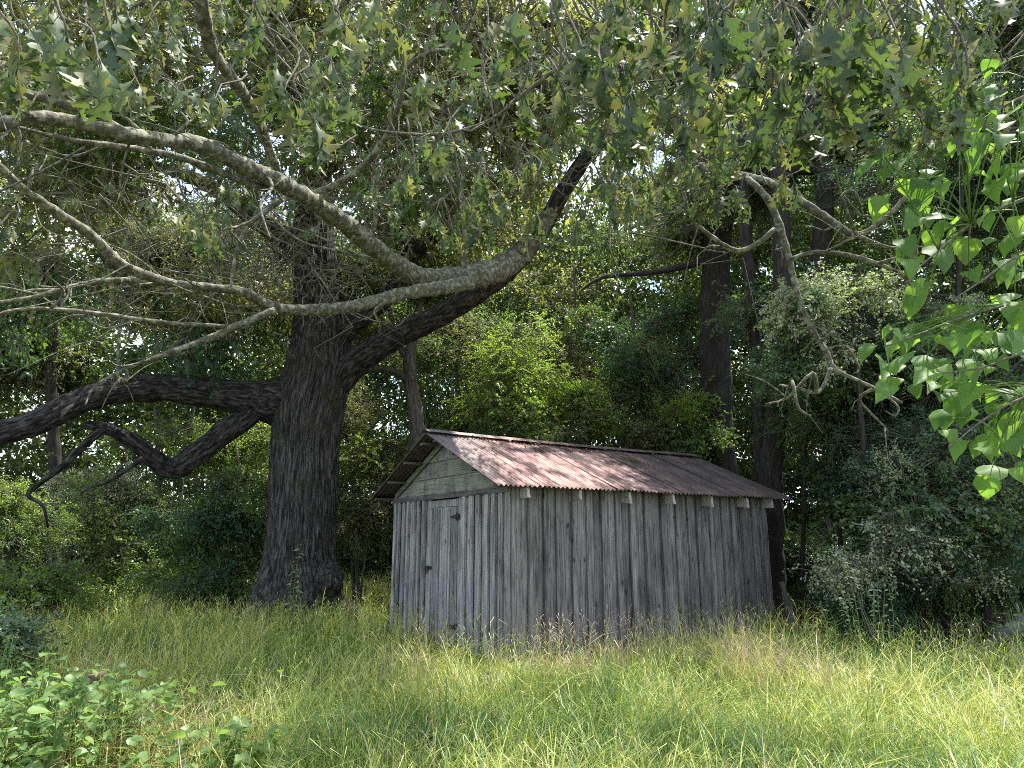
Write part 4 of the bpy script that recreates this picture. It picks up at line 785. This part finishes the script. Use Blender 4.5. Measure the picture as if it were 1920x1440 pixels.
tree('dark_tree', 'spreading blue-green tree in the lower right corner of the wood', (1860, 11), [((1850, 880, 11), (1.3, 1, .9), 16, 'fine', ['blue', 'dark', 'mid'], .8), ((1800, 1000, 10.5), (1.2, .8, .6), 13, ['fine', 'broad'], ['blue', 'mid', 'dark'], .7), ((1900, 700, 12), (1.1, 1, .9), 10, 'fine', ['dark', 'blue'], .85)], [([(1852, 1200, 18), (1848, 1100, 16), (1842, 980, 14), (1850, 860, 10), (1860, 740, 6)], [11, 11])], 'dark_bark')
tree('silver_bush', 'small bush with silvery white sunlit leaves in front of the dark wood on the right', (1620, 9.6), [((1620, 1060, 9.8), (.5, .3, .25), 5, 'thin', 'pale', .5), ((1560, 1070, 9.6), (.25, .2, .12), 2, 'thin', 'pale', .4), ((1680, 1010, 10), (.5, .3, .35), 5, 'thin', ['pale', 'blue'], .5), ((1840, 1060, 9.8), (.5, .3, .3), 4, 'thin', ['pale', 'blue'], .5)], cat='shrub', stems=4, m='twig')
tree('understory_bush', 'dark leafy bush in the shade just right of the shed', (1600, 10.8), [((1600, 1105, 11.0), (.6, .4, .3), 9, 'broad', 'dark', .5), ((1640, 1170, 10.2), (.4, .3, .2), 6, 'broad', ['dark', 'mid'], .38)], cat='shrub', stems=4, m='twig')
tree('understory_bush', 'wide dark bush filling the shade between the sapling trunks on the right', (1740, 12.6), [((1700, 1080, 12.8), (1.5, .7, .6), 15, ['broad', 'fine'], ['dark', 'blue', 'mid'], .7)], cat='shrub', stems=6, m='twig')
tree('understory_bush', 'dark bush low at the right edge beyond the fallen log', (1880, 11.2), [((1880, 1090, 11.4), (.9, .6, .5), 11, ['broad', 'fine'], ['dark', 'mid'], .6)], cat='shrub', stems=5, m='twig')
tree('rear_bush', 'deep green bush closing the gap right behind the shed corner', (1500, 15.5), [((1510, 1050, 15.5), (1.3, .8, .9), 13, 'fine', ['dark', 'mid'], .9)], cat='shrub', stems=5, m='twig')
for k, (px, d, lab, lean, w) in enumerate([(1500, 13.2, 'thin dark sapling trunk nearest the right corner of the shed', 8, 9), (1580, 12.5, 'thin dark sapling trunk in the shade below the silvery leaves', -6, 10), (1722, 11.8, 'thin leaning sapling trunk forking in the shaded wood on the right', 26, 11), (1800, 13, 'thin dark sapling trunk left of the lower right corner tree', -10, 10), (1900, 12, 'thin dark sapling trunk at the right edge of the wood', 10, 12)]):
    tree('sapling_tree', lab, (px, d), [((px + lean * 2, 700, d + .5), (.8, .6, .9), 6, 'fine', ['dark', 'mid'], .8)], [([(px, 1195, w), (px + lean * .5, 1080, w * .9), (px + lean, 940, w * .8), (px + lean * 1.3, 800, w * .6), (px + lean * 2, 660, w * .4)], [d, d])], 'dark_bark', group='slender trunks in the shaded wood')

# far wood: one mass closing the view
def wood_mass():
    g = Geo(); n = 0; cs = []; rs = np.random.RandomState(5)
    while len(cs) < 7200:
        az = rs.uniform(-.9, .9); d = rs.uniform(21, 36); x, y = d * math.sin(az), d * math.cos(az)
        top = 13.5 + 2.5 * mnoise.noise(Vector((x * .16, y * .1, 7))) + (3.0 if x > 7 else 0) + (d - 21) * .12
        if az < -.12 and d < 25: continue
        if az < -.12: top -= .5
        z = rs.uniform(0, 1) ** (.9 if rs.rand() < .75 else 4) * top
        px = 960 + F_PX * x / y
        if px < 260 and z > 7.5 and rs.rand() < .45: continue
        if mnoise.noise(Vector((x * .35, y * .35, z * .5))) < -.36: continue
        if over_roof(Vector((x, y, z))): continue
        cs.append((x, y, z))
    cs = np.array(cs); per = 75; k = len(cs)
    off = unit(k * per, rs) * (rs.rand(k * per, 1) ** .5) * np.array([1.1, 1.1, .55]); pos = np.repeat(cs, per, 0) + off
    d = unit(k * per, rs); d[:, 2] -= .3; nr = np.array([0, 0, .7]) + rs.normal(size=(k * per, 3)) * .7
    sp = np.array([.5 + .5 * mnoise.noise(Vector((c[0] * .2, c[1] * .2, c[2] * .15 + 20))) for c in cs])
    tint = np.clip(np.repeat(sp * .7 + rs.rand(k) * .3, per) + rs.normal(size=k * per) * .12, 0, 1)
    bulk_leaves(g, pos, d, nr, .2 * (.7 + .6 * rs.rand(k * per)), .145 * (.7 + .6 * rs.rand(k * per)), tint)
    for i in range(70):
        az = rs.uniform(-.85, .85); dd = rs.uniform(20, 30); x, y = dd * math.sin(az), dd * math.cos(az); h = rs.uniform(4, 6.5); q = Vector((x, y, -.2))
        tube(g, [q, q + Vector((rs.normal() * .25, 0, h * .5)), q + Vector((rs.normal() * .6, 0, h))], [rs.uniform(.06, .14), .06, .012], 6, 1.0, .2, i, mi=1)
    return g.mesh('far_wood', [M['mid'], M['grey_bark']])
M['wood'] = leaf_mat('far_foliage', (.03, .055, .025), (.085, .115, .045), (.17, .2, .08), trans=.45)
wm = wood_mass(); wm.materials[0] = M['wood']; link('far_wood', wm, kind='stuff')

# ------------------------------------------------------------------ heart leaved tree reaching in from the right
cat_ = thing('heart_leaf_tree', 'young tree with big bright green heart shaped leaves reaching in from the right edge', 'tree', (3.6, 2.6, 0))
HL = [leaf_mesh('heart_leaf', HEART, L, L * .42, M['catalpa'], fold=f, bend=b, wave=.07, cols=2, petiole=.05, seed=s) for s, (L, f, b) in enumerate([(.17, .3, 1.0), (.2, .4, .7), (.15, .15, 1.2), (.19, -.25, 1.1), (.16, .5, .5)])]
def cstem(path, d, r0=.009):
    pts = [P(a, b, q) for (a, b), q in zip(path, np.linspace(d[0], d[1], len(path)))]; zt = min(4.4, pts[0].z - .3); pts.insert(0, Vector((3.6 - .06 * zt, 2.6 + .06 * zt, zt))); g = Geo(); tube(g, local(pts, cat_), list(np.linspace(r0, .003, len(pts))), 7, .06, .1, 1); link('stem', g.mesh('stem', [M['twig']], True), cat_); return pts
g = Geo(); tube(g, [Vector((0, 0, -.1)), Vector((-.05, .05, 1.2)), Vector((-.12, .1, 2.4)), Vector((-.2, .2, 3.6)), Vector((-.3, .3, 4.6))], [.06, .05, .04, .03, .015], 10, .15, .15, 4); link('trunk', g.mesh('trunk', [M['grey_bark']], True), cat_)
stems = [cstem([(2180, 120), (2020, 150), (1900, 190), (1800, 255), (1720, 320), (1640, 380)], (3.6, 3.4), .012), cstem([(2150, 330), (2000, 350), (1900, 380), (1820, 420), (1760, 470), (1700, 520)], (3.3, 3.0)),
         cstem([(2150, 560), (2000, 560), (1900, 570), (1820, 590), (1740, 620), (1660, 650)], (3.2, 2.9)), cstem([(2150, 720), (2020, 730), (1920, 745), (1840, 790), (1780, 840)], (3.1, 2.8)), cstem([(2150, 30), (2030, 60), (1930, 90), (1850, 140), (1800, 190)], (3.6, 3.4)), cstem([(2150, 440), (2010, 460), (1910, 480), (1850, 520), (1790, 560)], (3.0, 2.7)), cstem([(2150, 640), (2010, 650), (1910, 665), (1840, 690), (1760, 700)], (3.0, 2.8))]
CL = []
for (x0, x1, y0, y1, n) in ((1640, 1800, 260, 400, 16), (1800, 1960, 90, 330, 26), (1680, 1960, 330, 480, 22), (1700, 1960, 480, 620, 18), (1640, 1960, 600, 740, 34), (1760, 1960, 720, 860, 18), (1850, 1940, 840, 890, 3)):
    for _ in range(int(n * 1.35)): CL.append((R.uniform(x0, x1), R.uniform(y0, y1)))
for (px, py) in CL:
    d = R.uniform(2.8, 3.7); b = P(px, py, d); s = R.uniform(.4, .95)
    dr = Vector((R.uniform(-1, .35), R.uniform(-.7, .5), -R.uniform(.1, .8))); nr = Vector((R.gauss(-.1, .4), R.gauss(-.45, .45), .9)); fm = frame(dr, nr)
    near = min((q for st in stems for q in st), key=lambda q: (q - b).length)
    o = link('leaf', R.choice(HL), cat_); o.matrix_local = Matrix.Translation(b - cat_.location) @ fm.to_4x4() @ Matrix.Scale(s, 4)
    if (near - b).length > .12:
        g = Geo(); tube(g, local([near, near.lerp(b, .5) + Vector((0, 0, .03)), b], cat_), [.0035, .003, .002], 5, .1); link('stalk', g.mesh('stalk', [M['weed']], True), cat_)

# ------------------------------------------------------------------ ground plants
WL = [leaf_mesh('weed_leaf', OVATE, L, L * .34, M['weed'], fold=f, bend=b, wave=.03, cols=2, petiole=.015, seed=s + 3) for s, (L, f, b) in enumerate([(.13, .2, .5), (.11, .3, .8), (.15, .1, .4), (.1, .4, .5)])]
PL = [leaf_mesh('silver_leaf', OVATE, L, L * .3, M['pale'], fold=f, bend=b, petiole=.006, seed=s + 5) for s, (L, f, b) in enumerate([(.085, .2, .3), (.07, .1, .5), (.095, .3, .2)])]
RL = [leaf_mesh('round_leaf', HEART, L, L * .46, M['weed'], fold=f, bend=b, cols=1, petiole=.01, seed=s + 9) for s, (L, f, b) in enumerate([(.06, .1, .3), (.075, .2, .5), (.05, .25, .3)])]
def weed(name, label, px, d, height, rx, ry, nst, leaves, shp, sc=1.0, group=None, cat='plant', lean=0., extra=0):
    q = P(px, 1005, d); t = thing(name, label, cat, (q.x, q.y, gz(q.x, q.y)), 0, group); per = max(2, leaves // nst)
    for k in range(nst):
        bx_, by_ = R.gauss(0, rx * .45), R.gauss(0, ry * .45); h = height * R.uniform(.65, 1.05) * (1 - .35 * min(1, abs(bx_) / (rx + .01)))
        tp = Vector((bx_ * 1.5 + lean * h + R.gauss(0, .05), by_ * 1.5 + R.gauss(0, .05), h)); b = Vector((bx_, by_, -.03)); g = Geo(); tube(g, [b, b.lerp(tp, .5) + Vector((R.gauss(0, .03), 0, .02)), tp], [.006, .005, .002], 6, .08); link('stem', g.mesh('stem', [M['weed']], True), t)
        for i in range(per):
            u = .25 + .75 * i / (per - 1) if per > 1 else 1; a = i * 2.4 + k; p0 = b.lerp(tp, u)
            dr = Vector((math.cos(a), math.sin(a), R.uniform(-.35, .35))); nr = Vector((R.gauss(0, .3), R.gauss(-.25, .3), 1)); o = link('leaf', R.choice(shp), t)
            o.matrix_local = Matrix.Translation(p0) @ frame(dr, nr).to_4x4() @ Matrix.Scale(sc * R.uniform(.7, 1.15) * (1.1 - .35 * u), 4)
    if extra:
        g = Geo(); sh_ = [leaf_shape(OVATE, L, L * .34, fold=.2, bend=.5, seed=j) for j, L in enumerate((.08, .1, .065))]
        for i in range(extra):
            V, F, U = sh_[i % 3]; a = R.uniform(0, 6.28); p0 = np.array((R.gauss(0, rx * .75), R.gauss(0, ry * .75), height * R.uniform(.15, .85))); fm = np.array(frame(Vector((math.cos(a), math.sin(a), R.uniform(-.5, .2))), Vector((R.gauss(0, .4), R.gauss(-.2, .4), 1))))
            g.add((V * sc * R.uniform(.7, 1.2)) @ fm.T + p0, F, R.random(), 0, U)
        link('foliage', g.mesh('lower_leaves', [M['weed']], True), t, kind='stuff')
    return t
weed('silver_sprig', 'sapling with silvery leaves glinting in the sun low on the right before the dark wood', 1610, 9.2, 1.55, .34, .12, 9, 120, PL, 1.0, cat='sapling')
weed('broadleaf_weed', 'large clump of broad leaved green weeds filling the lower left corner', 100, 4.7, .88, .62, .45, 40, 290, WL, .95, extra=1000)
weed('broadleaf_weed', 'broadleaf weed sprawling right of the corner clump with pointed leaves', 265, 5.2, .78, .25, .2, 14, 98, WL, .85, extra=220)
weed('round_leaf_weed', 'bluish round leaved weed at the bottom edge between the corner clump and the green tussock', 440, 4.7, .58, .3, .2, 17, 136, RL, 1.4, extra=80)
weed('narrow_leaf_weed', 'pale narrow leaved weed behind the broadleaf clump at the left edge', 60, 6.0, .85, .35, .2, 14, 98, WL, .62)
weed('seedling', 'slender pale stemmed seedling standing in front of the oak trunk', 556, 12.2, 1.75, .05, .05, 3, 48, PL, 1.7, cat='sapling')
weed('grass_weed', 'small round leaved weed alone in the bright grass right of centre', 1450, 6.6, .52, .16, .12, 6, 30, RL, 1.2)
weed('corner_weed', 'small leafy weed against the foot of the right end of the shed wall', 1422, 11.6, .5, .12, .1, 6, 40, RL, 1.3)
weed('pale_sprout', 'pale stiff sprout with small leaves standing in the grass near the right wood edge', 1700, 8.0, .66, .1, .08, 4, 36, RL, .8)
weed('sprawling_weed', 'leafy green weed at the right edge of the bright grass', 1880, 6.2, .5, .22, .2, 9, 60, WL, .6)
weed('yellow_vine', 'yellow-green leafy vine climbing over the fallen log at the right edge', 1895, 8.6, .85, .18, .15, 8, 56, RL, 1.8)
weed('low_weed', 'low leafy weeds among the grasses in front of the leaning post', 1560, 9.2, .3, .4, .2, 10, 60, RL, 1.0)
weed('low_weed', 'dark small weed low in the grass at the bottom edge just left of centre', 690, 4.9, .48, .08, .08, 4, 22, RL, .9)
# curled dead leaf on the weeds
c = P(185, 1268, 4.9); V, F, U = leaf_shape(OVATE, .12, .05, fold=1.6, bend=.2, cols=2); g = Geo(); g.add(V, F, .5, 0, U); dl = link('dead_leaf', g.mesh('dead_leaf', [M['dead']], True), None, c, label='curled brown dead leaf resting on top of the broadleaf weeds', cat='leaf'); dl.rotation_euler = (.1, 1.9, 1.3)
# fallen log and leaning post
lg = thing('fallen_log', 'grey fallen log slanting out of the wood at the right edge', 'log', G(1860, 1225)); g = Geo()
pl = [P(1800, 1252, 9.4), P(1862, 1212, 9.3), P(1900, 1180, 9.2), P(1990, 1120, 9.3), P(2100, 1060, 9.4)]; tube(g, local(pl, lg), [.08, .1, .1, .11, .12], 14, .06, .15, 3); link('log_body', g.mesh('log_body', [M['grey_bark']], True), lg)
g = Geo(); tube(g, local([pl[2], pl[2] + Vector((.05, -.08, .2)), pl[2] + Vector((.02, -.1, .34))], lg), [.03, .02, .012], 7, .05, .2); link('branch_stub', g.mesh('branch_stub', [M['grey_bark']], True), lg)
ps = G(1495, 1205); pt = thing('leaning_post', 'old split grey post leaning in the shade just right of the shed', 'post', ps); g = Geo(); tp = P(1466, 1092, 11.0)
tube(g, local([ps - Vector((0, 0, .1)), Vector(ps).lerp(tp, .5), tp], pt), [.062, .055, .045], 5, .12, .2, 2); link('post_body', g.mesh('post_body', [M['grey_bark']], False), pt)
g = Geo(); box(g, -.006, .006, -.006, .006, .3, .34); 
link('nail', g.mesh('nail', [M['iron']]), pt, (tp - Vector(ps)) * .2 + Vector((0, -.06, -.2)))

# ------------------------------------------------------------------ grass
def grass_field():
    rs = np.random.RandomState(21); g = Geo()
    sc, ss = math.cos(SR), math.sin(SR)
    def ok(x, y):
        lx, ly = (x - SC.x) * sc + (y - SC.y) * ss, -(x - SC.x) * ss + (y - SC.y) * sc
        inshed = (lx > -.05) & (lx < SL_ + .05) & (ly > -.04) & (ly < SW + .05)
        tr = (x - oak.location.x) ** 2 + (y - oak.location.y) ** 2 < .75 ** 2
        return ~(inshed | tr)
    nt = 19000
    # sample more tufts near the camera, inside a slightly widened view wedge
    yv = 3.0 + (rs.rand(nt) ** 1.25) * 24; hw = yv * .78 + 1.4; x = rs.uniform(-1, 1, nt) * hw; k = ok(x, yv)
    shade_edge = (x > 4.6 + .0 * x) & (yv > 10.5 + rs.normal(size=nt) * .5)          # bare litter under the wood on the right
    edge2 = (x > .62 * yv - 1.2) & (yv > 8.8 + rs.normal(size=nt) * .5)
    k &= ~((yv < 4.6) & (x < -1.5))
    k &= ~(shade_edge & (rs.rand(nt) < .9)); k &= ~(edge2 & (rs.rand(nt) < .85)); x, yv = x[k], yv[k]; nt = len(x)
    z = np.array([gz(a, b) for a, b in zip(x, yv)]); nz1 = np.array([mnoise.noise(Vector((a * .55, b * .55, 1))) for a, b in zip(x, yv)]); nz2 = np.array([mnoise.noise(Vector((a * 1.4, b * 1.4, 4))) for a, b in zip(x, yv)])
    lx, ly = (x - SC.x) * sc + (yv - SC.y) * ss, -(x - SC.x) * ss + (yv - SC.y) * sc
    nz3 = np.array([mnoise.noise(Vector((a * 3.1, b * 3.1, 8))) for a, b in zip(x, yv)])
    tint = .42 + .45 * nz1 + .34 * nz2 + .25 * nz3 + rs.normal(size=nt) * .08  # wide tint swings also imitate patches of sun and shade
    hgt = .37 + .14 * nz1 + .13 * nz2 + .16 * nz3 + rs.normal(size=nt) * .06
    def blob(px, py, r, v, zz=.2):
        q = G(px, py, zz); w = np.exp(-((x - q.x) ** 2 + (yv - q.y) ** 2) / r ** 2); return w * v
    tint += blob(1080, 1235, .9, .42) + blob(1180, 1215, .5, .3) + blob(1500, 1360, .4, .2) + blob(1840, 1380, .5, .25) + blob(1270, 1320, .5, .2) - blob(720, 1390, .8, .5) - blob(520, 1330, .5, .12) - blob(1270, 1400, .7, .4) - blob(870, 1400, .5, .25) + blob(400, 1400, .4, .3)  # plus: straw patches; minus: green patches with shade painted into the tint
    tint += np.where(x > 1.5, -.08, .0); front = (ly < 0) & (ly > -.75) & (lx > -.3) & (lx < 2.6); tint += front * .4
    near_wall = ((ly > -1.3) & (ly < .2) & (lx > -1.2) & (lx < 5.6)) | ((lx > -1.2) & (lx < .2) & (ly > -1.2) & (ly < 4)); hgt = hgt * np.where(near_wall, .62, 1)
    hgt = np.clip(hgt + blob(1680, 1300, .6, .08) - blob(1080, 1235, .5, .05), .14, .6) * np.where(yv > 13, .8, 1)
    d = yv; per = np.where(d < 8, 16, np.where(d < 13, 12, 8)).astype(int); idx = np.repeat(np.arange(nt), per); n = len(idx)
    ang = rs.rand(n) * 6.283; rad = rs.rand(n) ** .6 * .09 * (1 + d[idx] / 14); ca, sa = np.cos(ang), np.sin(ang)
    base = np.stack([x[idx] + ca * rad, yv[idx] + sa * rad, z[idx] - .03], 1)
    h = hgt[idx] * (.55 + .75 * rs.rand(n)); lg_ = rs.rand(n) < .12; h = h * np.where(lg_, 1.3, 1); arch = (.3 + 1.15 * rs.rand(n)) * h; wd = np.maximum(.0028, d[idx] * .00042) * (.5 + 1.3 * rs.rand(n) ** 2)
    a2 = ang + rs.normal(size=n) * .8; la = rs.rand(nt) * 6.283; dirx, diry = np.cos(a2) * .75, np.sin(a2) * .75; dirx = dirx + .6 * np.cos(la[idx]) + .15; diry = diry + .6 * np.sin(la[idx]); sx, sy = -diry, dirx
    V = np.zeros((n, 7, 3), np.float32)
    for j, t in enumerate((0, .38, .72, 1)):
        cx = base[:, 0] + dirx * arch * t ** 1.9; cy = base[:, 1] + diry * arch * t ** 1.9; cz = base[:, 2] + h * (t * (1.25 - .42 * t * t * np.minimum(1.6, arch / h)))
        if j == 3: V[:, 6] = np.stack([cx, cy, cz], 1)
        else:
            w = wd * (1, .85, .55)[j]; V[:, 2 * j] = np.stack([cx - sx * w, cy - sy * w, cz], 1); V[:, 2 * j + 1] = np.stack([cx + sx * w, cy + sy * w, cz], 1)
    tri = np.array([(0, 1, 3), (0, 3, 2), (2, 3, 5), (2, 5, 4), (4, 5, 6)]); F = (tri[None] + (np.arange(n) * 7)[:, None, None]).reshape(-1, 3)
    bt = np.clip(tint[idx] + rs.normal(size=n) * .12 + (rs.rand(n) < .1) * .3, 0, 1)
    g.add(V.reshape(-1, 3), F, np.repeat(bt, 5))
    print('grass blades', n)
    # wispy seed heads
    m = 9000; sel = rs.randint(0, nt, m); bx0, by0 = x[sel] + rs.normal(size=m) * .1, yv[sel] + rs.normal(size=m) * .1
    for i in range(m):
        b = np.array([bx0[i], by0[i], z[sel[i]]]); hh = rs.uniform(.4, .72) * (1 if by0[i] < 12 else .85); a = rs.rand() * 6.28; ln = rs.uniform(.05, .35) * hh; D = np.array([math.cos(a) * ln, math.sin(a) * ln, hh]); sd = np.array([-math.sin(a), math.cos(a), 0]) ; w = max(.0012, by0[i] * .00026)
        if not ok(np.array([b[0] + D[0]]), np.array([b[1] + D[1]]))[0]: continue
        mid = b + D * .5 - np.array([D[0], D[1], 0]) * .15; tp = b + D; tn = min(1., max(0, tint[sel[i]] + rs.uniform(.05, .3)))
        vv = [b - sd * w, b + sd * w, mid + sd * w, mid - sd * w, tp]; ff = [(0, 1, 2), (0, 2, 3), (3, 2, 4)]
        for q in range(5):
            s0 = b + D * (.62 + .08 * q); e = s0 + np.array([rs.normal() * .05, rs.normal() * .05, .03 + rs.rand() * .05]); k0 = len(vv); vv += [s0, e + sd * w * 1.8, e - sd * w * 1.8]; ff.append((k0, k0 + 1, k0 + 2))
        g.add(vv, ff, tn)
    return g.mesh('grass', [M['grass']])
link('grass', grass_field(), kind='stuff')
# dead leaves on the shaded soil under the wood
g = Geo(); n = 5000; x = NR.uniform(3.5, 14, n); y = NR.uniform(8.8, 17, n); z = np.array([gz(a, b) for a, b in zip(x, y)]) + NR.rand(n) * .05
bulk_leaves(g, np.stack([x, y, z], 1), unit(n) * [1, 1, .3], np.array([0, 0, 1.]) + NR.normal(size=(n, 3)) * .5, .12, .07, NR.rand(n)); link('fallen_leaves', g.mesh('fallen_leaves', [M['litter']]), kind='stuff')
print('boughs', NB[0], 'near leaves', NLEAF[0])
